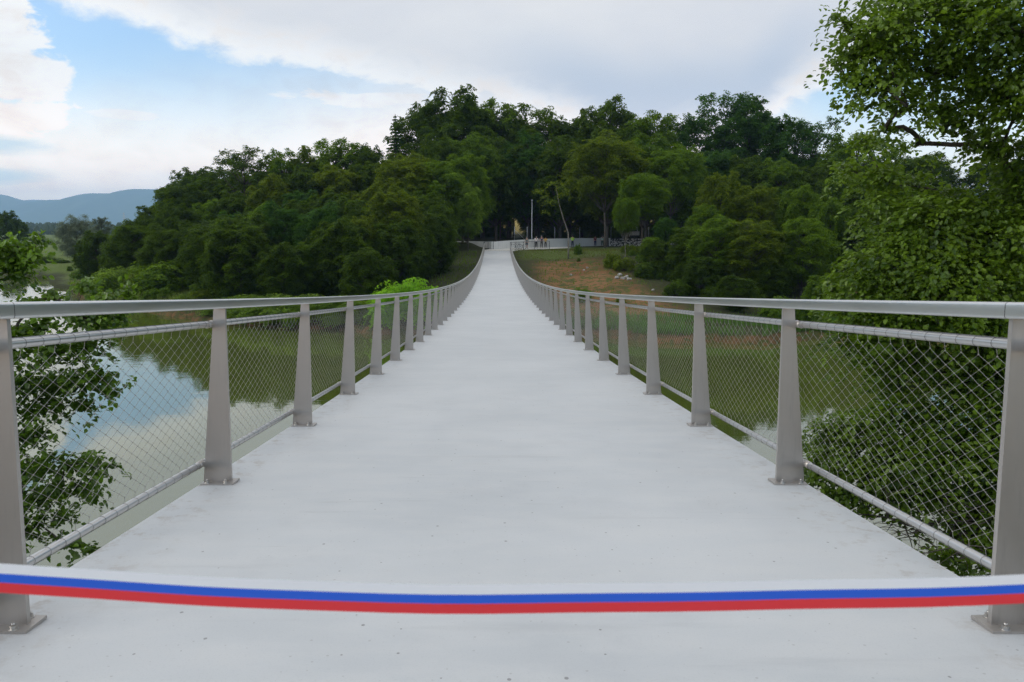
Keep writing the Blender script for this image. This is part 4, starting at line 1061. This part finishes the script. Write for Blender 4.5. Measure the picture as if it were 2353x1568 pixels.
gw = wall_ribbon('stone_wall', gab_pts, PZ-.3, [PZ+1.2, PZ+1.25, PZ+1.1, PZ+1.0], .8, M_gab, 'pale rough stone wall continuing right of the concrete wall', 'wall')
# kerb line running left from the wall
kb = wall_ribbon('kerb_wall', [(-16, 121.5), (-6, 119.5), (1.5, 116.8)], 5.5, [6.56, 6.54, 6.5], .2, M_conc, 'low pale kerb running left from the concrete wall through the grass', 'kerb')

def mesh_fence():
    root = empty('wire_mesh_fence', (6, 121, PZ+1.3)); tag(root, 'dark green wire mesh fence on posts above the concrete wall', 'fence')
    o = Vector(root.location); pts = [(2.6, 117.2), (4.6, 119.3), (9.2, 124.1), (13.6, 127.9), (19.2, 130.9), (26, 133.2), (34, 135)]
    def fn(N, b, out):
        pass
    m0 = PZ+1.3; ht = 1.85
    fm = mat('fence_wire_green', (.03, .05, .045), .5, .4)
    for i, (x, y) in enumerate(pts):
        m = MB(); m.tube([Vector((x, y, m0-.3))-o, Vector((x, y, m0+ht+.05))-o], .035, 8); m.build('fence_post', M_galv, root)
    # diagonal brace at the first post
    m = MB(); m.tube([Vector((2.6, 117.2, m0+ht*.8))-o, Vector((4.2, 118.9, m0))-o], .025, 6); m.build('brace', M_galv, root)
    m = MB()
    for (a, b) in zip(pts[:-1], pts[1:]):
        A, Bp = Vector((*a, m0)), Vector((*b, m0)); L = (Bp-A).length; n = int(L/.13)
        for k in range(n+1):
            p = A+(Bp-A)*k/n-o; m.tube([p, p+Vector((0, 0, ht))], .004, 3, cap=False)
        for k in range(15):
            z = Vector((0, 0, ht*k/14)); m.tube([A+z-o, Bp+z-o], .005 if k % 14 else .012, 3, cap=False)
    m.build('wire_panel', fm, root)
mesh_fence()
def lamp():
    p = at(1222.3, 500, 119.6); root = empty('street_lamp', (p[0], p[1], 6.6)); tag(root, 'tall slim grey lamp post standing alone behind the wall', 'street lamp')
    top = at(1222.3, 461.5, 119.6)[2]-6.6; m = MB(); m.tube([(0, 0, -.5), (0, 0, .8), (0, 0, .82), (0, 0, top)], [.085, .085, .062, .045], 12); m.build('pole', M_galv, root)
    m = MB(); m.tube([(0, 0, top-.02), (0, 0, top+.05), (0, 0, top+.1)], [.05, .17, .15], 16); m.tube([(0, 0, top+.1), (0, 0, top+.16)], [.15, .05], 16); m.build('lamp_head', M_galv, root)
lamp()
def short_railing(name, label, pts, hgt=1.1):
    root = empty(name, (*pts[0], PZ)); tag(root, label, 'railing'); o = Vector(root.location)
    P3 = [Vector((x, y, PZ+.03))-o for x, y in pts]; up = Vector((0, 0, hgt))
    m = MB(); m.tube([p+up for p in P3], .035, 8); m.build('handrail', M_darkrail, root)
    m = MB(); m.tube([p+Vector((0, 0, .12)) for p in P3], .018, 6); m.build('lower_tube', M_darkrail, root)
    for p in P3:
        m = MB(); m.box(p+up/2, (.07, .02, hgt)); m.build('railing_post', M_darkrail, root)
    m = MB()
    for a, b in zip(P3[:-1], P3[1:]):
        L = (b-a).length; n = max(2, int(L/.1))
        for k in range(n):
            for s in (0, 1):
                q0 = a+(b-a)*(k/n); q1 = a+(b-a)*min(1, (k+8)/n)
                if s: m.tube([q0+Vector((0, 0, .14)), q1+Vector((0, 0, hgt-.12))], .0015, 3, cap=False)
                else: m.tube([q0+Vector((0, 0, hgt-.12)), q1+Vector((0, 0, .14))], .0015, 3, cap=False)
    m.build('wire_net', M_wire, root)
short_railing('end_railing', 'short dark railing closing the outer side of the path where the bridge ends', [(-1.72, 102.6), (-1.82, 104.6), (-1.75, 106.8), (-1.3, 109.0), (-.55, 110.6)])
short_railing('curved_railing', 'dark railing curving right along the grass from the end of the bridge', [(1.72, 101.8), (1.85, 102.6), (2.5, 103.8), (3.6, 106.0), (5.2, 108.6), (7.6, 112.5)])

# ---------------------------------------------------------------- people
def skin_mesh(name, verts, edges, radii, mt, sub=1):
    me = bpy.data.meshes.new(name); me.from_pydata(verts, edges, []); o = bpy.data.objects.new('t', me); COL.objects.link(o)
    md = o.modifiers.new('s', 'SKIN'); md.use_smooth_shade = True
    for v, r in zip(me.skin_vertices[0].data, radii): v.radius = r if hasattr(r, '__len__') else (r, r)
    me.skin_vertices[0].data[0].use_root = True
    if sub: sb = o.modifiers.new('u', 'SUBSURF'); sb.levels = sub
    dg = bpy.context.evaluated_depsgraph_get(); ev = bpy.data.meshes.new_from_object(o.evaluated_get(dg)); ev.name = name
    bpy.data.objects.remove(o); ev.materials.clear(); ev.materials.append(mt); return ev
M_skin = mat('skin', (.45, .26, .18), .6)
M_hair = {k: mat('hair_'+k, c, .8) for k, c in (('dark', (.03, .02, .015)), ('grey', (.35, .33, .3)))}
def cl(nm, c): return mat('cloth_'+nm, c, .85)
def person(label, loc, face, shirt, trousers, hair='dark', pose='hips', h=1.74, shorts=False, sleeves='short', bottom_skin=False):
    root = empty('person', loc, face); tag(root, label, 'person', 'people standing by the wall'); s = h/1.75; root.scale = (s, s, s)
    V, E, R_ = [], [], []
    def v(p, r, par=None):
        V.append(p); R_.append(r)
        if par is not None: E.append((par, len(V)-1))
        return len(V)-1
    pel = v((0, 0, .94), (.15, .11)); bel = v((0, 0, 1.1), (.14, .10), pel); ch = v((0, -.01, 1.32), (.17, .115), bel); nk = v((0, 0, 1.47), (.06, .06), ch)
    n2 = v((0, -.005, 1.53), (.055, .06), nk); h1 = v((0, -.015, 1.62), (.078, .095), n2); h2 = v((0, -.01, 1.71), (.055, .065), h1); v((0, -.10, 1.625), (.02, .025), h1)
    arms = {}
    for sx in (-1, 1):
        hip = v((sx*.09, 0, .88), (.095, .10), pel); kn = v((sx*.11, -.02, .49), (.06, .065), hip); ca = v((sx*.115, .01, .33), (.055, .06), kn); an = v((sx*.12, .01, .09), (.036, .042), ca); ft = v((sx*.13, -.14, .035), (.04, .03), an); v((sx*.13, .05, .04), (.035, .035), an)
        sh = v((sx*.19, 0, 1.41), (.065, .065), ch)
        if pose == 'hips': el, ha = (sx*.34, .05, 1.18), (sx*.19, -.08, 1.02)
        elif pose == 'folded': el, ha = (sx*.26, -.06, 1.14), (-sx*.05, -.2, 1.18)
        elif pose == 'reach' and sx == 1: el, ha = (.3, -.2, 1.3), (.2, -.42, 1.42)
        else: el, ha = (sx*.25, .02, 1.14), (sx*.25, -.08, .89)
        e = v(el, (.045, .045), sh); w = v(tuple(np.array(el)*.15+np.array(ha)*.85), (.03, .032), e); hd = v(ha, (.038, .022), w); arms[sx] = (el, ha)
        d = np.array(ha)-np.array(el); d /= np.linalg.norm(d)
        side = np.cross(d, [0, 0, 1.0]); side /= max(1e-6, np.linalg.norm(side))
        for q, (ln, of) in enumerate(((.075, -.026), (.085, -.009), (.08, .009), (.065, .026))):
            f1 = v(tuple(np.array(ha)+d*.05+side*of), (.009, .009), hd); v(tuple(np.array(ha)+d*(.05+ln)+side*of*1.2+np.array([0, -.012, 0])), (.007, .007), f1)
        f1 = v(tuple(np.array(ha)+side*.035+d*.01), (.011, .011), hd); v(tuple(np.array(ha)+side*.055+d*.05), (.008, .008), f1)
    link('body', skin_mesh('body', V, E, R_, M_skin), root)
    def limb(name, chains, mt):
        V2, E2, R2 = [], [], []
        for k, (par, p, r) in enumerate(chains):
            V2.append(p); R2.append(r)
            if par is not None: E2.append((par, k))
        return link(name, skin_mesh(name, V2, E2, R2, mt), root)
    ch_ = [(None, (0, 0, 1.12), (.165, .125)), (0, (0, 0, .96), (.17, .13)), (0, (0, -.01, 1.32), (.185, .13)), (2, (0, 0, 1.45), (.085, .075))]
    for sx in (-1, 1):
        ch_.append((2, (sx*.195, 0, 1.41), (.08, .08))); k = len(ch_)-1; el, ha = arms[sx]; f = .6 if sleeves == 'short' else 1.0
        p = tuple(np.array((sx*.195, 0, 1.41))*(1-f)+np.array(el)*f); ch_.append((k, p, (.062, .062)))
        if sleeves == 'long': ch_.append((k+1, tuple(np.array(el)*.2+np.array(ha)*.8), (.045, .045)))
    limb('shirt', ch_, shirt)
    tr = [(None, (0, 0, .98), (.155, .12)), (0, (0, 0, .9), (.16, .125))]
    for sx in (-1, 1):
        tr.append((1, (sx*.095, 0, .78), (.11, .115))); k = len(tr)-1; tr.append((k, (sx*.11, -.02, .5), (.085, .09)))
        if not shorts: tr.append((k+1, (sx*.12, .01, .1), (.068, .075)))
    limb('trousers' if not shorts else 'shorts', tr, trousers)
    m = MB(); m.ball((0, .012, 1.675), (.09, .105, .085), 12, 8); m.build('hair', M_hair[hair], root)
    for sx in (-1, 1):
        m = MB(); m.ball((sx*.127, -.055, .035), (.052, .14, .045), 10, 6); m.build('shoe', cl('shoe', (.04, .04, .045)), root)
    for sx in (-1, 1): 
        m = MB(); m.ball((sx*.032, -.108, 1.645), .01, 6, 4); m.build('eye', M_hair['dark'], root)
    return root
W = cl('white', (.92, .92, .94)); K = cl('black', (.015, .015, .018))
def pp(px, D, face=0): p = at(px, 560, D); return (p[0], p[1], PZ+.02), face
for (px, D, lab, sh, tr, kw) in [
    (1210.5, 113.6, 'person in grey shirt and shorts standing beside the bicycles', cl('greygreen', (.16, .19, .18)), cl('dark_shorts', (.05, .06, .07)), dict(hair='grey', shorts=True, pose='hang')),
    (1232.2, 118.6, 'person in white short-sleeved shirt and black trousers by the wall', W, K, dict(hair='grey', pose='folded')),
    (1244.6, 119.0, 'person in dark purple shirt and black trousers between white and yellow shirts', cl('purple', (.07, .05, .09)), K, dict(pose='hips', h=1.84, hair='grey')),
    (1253.6, 119.8, 'person in yellow shirt and black trousers by the wall', cl('yellow', (.90, .62, .02)), K, dict(pose='folded', h=1.64)),
    (1315.5, 124.5, 'person in bright yellow-green safety vest half hidden by the thin bush', cl('hivis', (.45, .95, .05)), cl('navy', (.02, .03, .07)), dict(pose='hips', h=1.8)),
    (1367.5, 127.5, 'person in dark red shirt standing before the stone wall', cl('dark_red', (.20, .02, .03)), cl('navy_b', (.03, .03, .08)), dict(pose='hang', h=1.76)),
    (1384.0, 127.8, 'person in pale mint shirt raising a hand before the stone wall', cl('mint', (.45, .62, .52)), cl('dark_green', (.03, .07, .05)), dict(pose='reach', h=1.8, hair='dark'))]:
    loc, _ = pp(px, D); person(lab, loc, 0.1, sh, tr, **kw)

# ---------------------------------------------------------------- bicycles
M_tyre = mat('tyre_rubber', (.02, .02, .02), .8); M_frame = mat('bicycle_paint', (.05, .06, .08), .4, .3)
def bicycle(label, px, D, rz, fm):
    p = at(px, 560, D); root = empty('bicycle', (p[0], p[1], PZ+.02), rz); tag(root, label, 'bicycle', 'bicycles at the bridge head')
    R0 = .34; wx = (-.52, .52)
    for x in wx:
        m = MB(); ring = [(x+R0*math.cos(a), 0, R0+R0*math.sin(a)) for a in np.linspace(0, 2*math.pi, 33)]; m.tube(ring, .024, 8, cap=False); t = m.build('wheel', M_tyre, root)
        m = MB()
        for a in np.linspace(0, 2*math.pi, 17)[:-1]: m.tube([(x, 0, R0), (x+.315*math.cos(a), 0, R0+.315*math.sin(a))], .002, 3, cap=False)
        m.tube([(x, -.04, R0), (x, .04, R0)], .025, 8); m.build('spokes', M_galv, t)
    m = MB(); bb = (-.08, 0, .29); st = (-.22, 0, .82); hd = (.34, 0, .86); hb = (.38, 0, .66)
    for a, b, r in ((bb, st, .017), (st, hd, .016), (bb, hb, .019), (hd, hb, .02), (bb, (-.52, 0, R0), .011), (st, (-.52, 0, R0), .010), (hb, (.52, 0, R0), .014), (st, (-.25, 0, .93), .013), (hd, (.33, 0, .98), .014)): m.tube([a, b], r, 8)
    m.build('frame', fm, root)
    m = MB(); m.tube([(.25, -.28, 1.0), (.36, -.22, 1.0), (.36, .22, 1.0), (.25, .28, 1.0)], .014, 8); m.build('handlebar', M_darkrail, root)
    m = MB(); m.ball((-.27, 0, .955), (.13, .07, .03), 12, 6); m.build('saddle', M_tyre, root)
    m = MB(); m.tube([(-.08, -.03, .29), (-.08, .03, .29)], .085, 16); m.tube([(-.08, .03, .29), (0.02, .05, .16)], .01, 6); m.tube([(-.08, -.03, .29), (-.18, -.05, .42)], .01, 6)
    m.box((.02, .09, .16), (.09, .08, .02)); m.box((-.18, -.09, .42), (.09, .08, .02)); m.build('crankset', M_galv, root)
bicycle('dark bicycle leaning by the path, closer to the person in shorts', 1197.5, 113.2, .25, M_frame)
bicycle('grey bicycle behind the railing, farther from the person in shorts', 1186.5, 111.6, .1, mat('bicycle_grey', (.25, .26, .28), .35, .5))

# ---------------------------------------------------------------- white van behind the trees
def van():
    p = at(1458, 545, 141); g = gz(p[0], p[1]); root = empty('parked_van', (p[0], p[1], g-.02), .15); tag(root, 'white van glimpsed between the trunks behind the stone wall', 'van')
    Mw = mat('white_paint', (.75, .76, .78), .3); Mg = mat('van_glass', (.03, .04, .05), .08); 
    m = MB(); prof = [(-.92, .35), (.92, .35), (.96, .9), (.94, 1.25), (.80, 2.0), (.6, 2.12), (-.6, 2.12), (-.80, 2.0), (-.94, 1.25), (-.96, .9)]
    m.prism([(x, 1.0, z) for x, z in prof][::-1], (0, 4.0, 0))
    m.prism([(x*.96, 0.0, z) for x, z in prof if z < 1.3][::-1], (0, 1.0, 0)); m.build('body', Mw, root)
    m = MB(); m.add([(-.82, .96, 1.28), (.82, .96, 1.28), (.70, 1.0-.003, 1.92), (-.70, 1.0-.003, 1.92)], [(0, 1, 2, 3)]); m.build('windscreen', Mg, root)
    for sx in (-1, 1):
        m = MB(); m.box((sx*.72, -.005, .8), (.3, .03, .16)); m.build('headlight', mat('lamp_glass', (.7, .72, .75), .1), root)
    m = MB(); m.box((0, -.02, .45), (1.7, .08, .22)); m.build('bumper', M_darkrail, root)
    for sx in (-1, 1):
        for y in (.75, 4.1):
            m = MB(); m.tube([(sx*.95, y, .33), (sx*.75, y, .33)], .33, 20); m.build('wheel', M_tyre, root)
van()

# ---------------------------------------------------------------- far country
def house(label, px, py, D, w, d, h, rh, rz):
    p = at(px, py, D); g = gz(p[0], p[1]); root = empty('house', (p[0], p[1], g), rz); tag(root, label, 'house')
    m = MB(); m.box((0, 0, h/2-.2), (w, d, h+.4)); m.prism([(-w/2, -d/2+.001, h), (-w/2, d/2-.001, h), (-w/2, 0, h+rh-.05)], (w, 0, 0)); m.build('wall', mat('render_plaster', (.5, .46, .38), .9), root)
    m = MB()
    for s in (-1, 1):
        m.add([(-w/2-.5, s*(d/2+.6), h-.35), (w/2+.5, s*(d/2+.6), h-.35), (w/2+.5, 0, h+rh), (-w/2-.5, 0, h+rh), (-w/2-.5, s*(d/2+.6), h-.15), (w/2+.5, s*(d/2+.6), h-.15), (w/2+.5, 0, h+rh+.22), (-w/2-.5, 0, h+rh+.22)],
              [(0, 1, 2, 3), (4, 5, 6, 7), (0, 1, 5, 4), (1, 2, 6, 5), (0, 3, 7, 4)])
    rf = m.build('roof', mat('red_tiles', (.32, .07, .04), .8), root)
    m = MB(); m.box((w*.2, .8, h+rh*.9), (.7, .7, 1.6)); m.build('chimney', mat('brick', (.25, .12, .08), .9), rf)
    for x in (-w*.3, 0, w*.3):
        m = MB(); m.box((x, -d/2-.01, h*.55), (1.1, .06, 1.3)); m.build('window', mat('dark_pane', (.03, .035, .04), .2), root)
house('red-roofed house peeping over the dark trees before the mountain', 262, 535, 1500, 14, 9, 5.2, 4.2, .3)
def pylon():
    p = at(286, 515, 1300); g = gz(p[0], p[1]); root = empty('pylon', (p[0], p[1], g)); tag(root, 'small lattice power pylon in front of the blue mountain', 'pylon')
    top = at(286, 489, 1300)[2]-g; m = MB(); 
    def c(z): return 1.9*(1-z/top)+.35
    for sx in (-1, 1):
        for sy in (-1, 1): m.tube([(sx*c(0), sy*c(0), 0), (sx*c(top), sy*c(top), top)], .14, 4)
    zs = np.linspace(0, top, 9)
    for a, b in zip(zs[:-1], zs[1:]):
        for sy in (-1, 1): m.tube([(-c(a), sy*c(a), a), (c(b), sy*c(b), b)], .09, 3); m.tube([(c(a), sy*c(a), a), (-c(b), sy*c(b), b)], .09, 3)
    m.build('lattice_tower', M_galv, root)
    for z, w in ((top*.72, 4.2), (top*.84, 3.4), (top*.95, 2.6)):
        m = MB(); m.tube([(-w, 0, z), (0, 0, z+.7), (w, 0, z)], .12, 4); m.tube([(-w, 0, z), (w, 0, z)], .12, 4); m.build('crossarm', M_galv, root)
pylon()
def far_wood():
    rng = np.random.default_rng(17); V, F = [], []
    n = 0; P = []
    for D0, h, cnt in ((900, 13, 420), (1150, 17, 700), (1500, 20, 600)):
        x = rng.uniform(-1.1, .05, cnt)*D0; y = D0+rng.uniform(-60, 60, cnt)
        P.append(np.stack([x, y, ground(x, y)-1, h*rng.uniform(.7, 1.1, cnt)], 1))
    P = np.concatenate(P)
    me_v, me_f = [], []
    for x, y, z, h in P:
        b = len(me_v); r = h*rng.uniform(.25, .5); me_v += [(x+r*math.cos(a)*q*rng.uniform(.8, 1.2), y+r*math.sin(a)*q, z+h*t) for t, q in ((0, .8), (.35, 1.0), (.7, .55), (.93, .15)) for a in np.linspace(0, 2*math.pi, 7)[:-1]]
        for j in range(3):
            for k in range(6): me_f.append((b+j*6+k, b+j*6+(k+1) % 6, b+(j+1)*6+(k+1) % 6, b+(j+1)*6+k))
        me_f.append((b+18, b+19, b+20, b+21)); me_f.append((b+18, b+21, b+22, b+23))
    me = np_mesh('far_wood', np.array(me_v), np.array(me_f), False)
    me.materials.append(mat('far_foliage', rough=1, fn=speck((.02, .035, .018), (.045, .07, .028), .08)))
    tag(link('far_wood', me), 'distant dark spruce wood across the plain below the mountain', 'woodland', None, 'stuff')
far_wood()
def ridge(name, D, depth, prof, seed, c0, c1):
    rng = np.random.default_rng(seed); xs_ = np.linspace(-1.25*D, 1.0*D, 260); ks = np.linspace(0, 1, 16)
    pxs = [p[0] for p in prof]; zs = [at(px, py, D)[2] for px, py in prof]; wx = [at(px, py, D)[0] for px, py in prof]
    Z = np.interp(xs_, wx, zs)+4*np.sin(xs_*.006*8000/D)+2.5*np.sin(xs_*.023+seed)+1.5*np.sin(xs_*.071)
    V = []
    for k in ks:
        f = math.sin(k*math.pi/2)**1.15
        V.append(np.stack([xs_, D-depth*(1-k)+np.sin(xs_*.004)*depth*.05*(1-k), (Z-1)*f*(1+.10*np.sin(xs_*.011+2+seed)*math.sin(k*math.pi))+1-3*(k == 0)], 1))
    V = np.stack(V); n = len(xs_); i = np.arange(len(ks)*n).reshape(len(ks), n)
    me = np_mesh(name, V.reshape(-1, 3), np.stack([i[:-1, :-1], i[:-1, 1:], i[1:, 1:], i[1:, :-1]], -1).reshape(-1, 4))
    me.materials.append(mat(name+'_forest', rough=1, spec=.1, fn=speck(c0, c1, .012))); tag(link(name, me), kind='structure')
ridge('mountain', 11000, 2600, [(-900, 470), (-300, 440), (-80, 446), (0, 447), (25, 453), (60, 463), (140, 464), (170, 461), (250, 449), (330, 440), (400, 432), (560, 425), (900, 430), (1400, 440), (2353, 450), (3600, 470)], 3, (.030, .050, .020), (.060, .085, .030))
ridge('far_mountain', 13500, 1500, [(-900, 480), (0, 466), (60, 461), (140, 460), (200, 462), (400, 470), (2353, 480)], 5, (.04, .055, .03), (.07, .09, .04))
# ---------------------------------------------------------------- air
HAZE_ON = True; HAZE_D = .000105
if HAZE_ON:
    m = MB(); m.box((-1000, 7500, 358), (26000, 15400, 724))
    hm = bpy.data.materials.new('haze_air'); hm.use_nodes = True; N = NT(hm.node_tree); out = N.n('ShaderNodeOutputMaterial'); v = N.n('ShaderNodeVolumePrincipled')
    v.inputs['Color'].default_value = (.46, .70, 1.0, 1); v.inputs['Density'].default_value = HAZE_D; v.inputs['Anisotropy'].default_value = .0
    hm.node_tree.links.new(v.outputs[0], out.inputs['Volume'])
    tag(m.build('haze', hm), None, None, None, 'stuff')
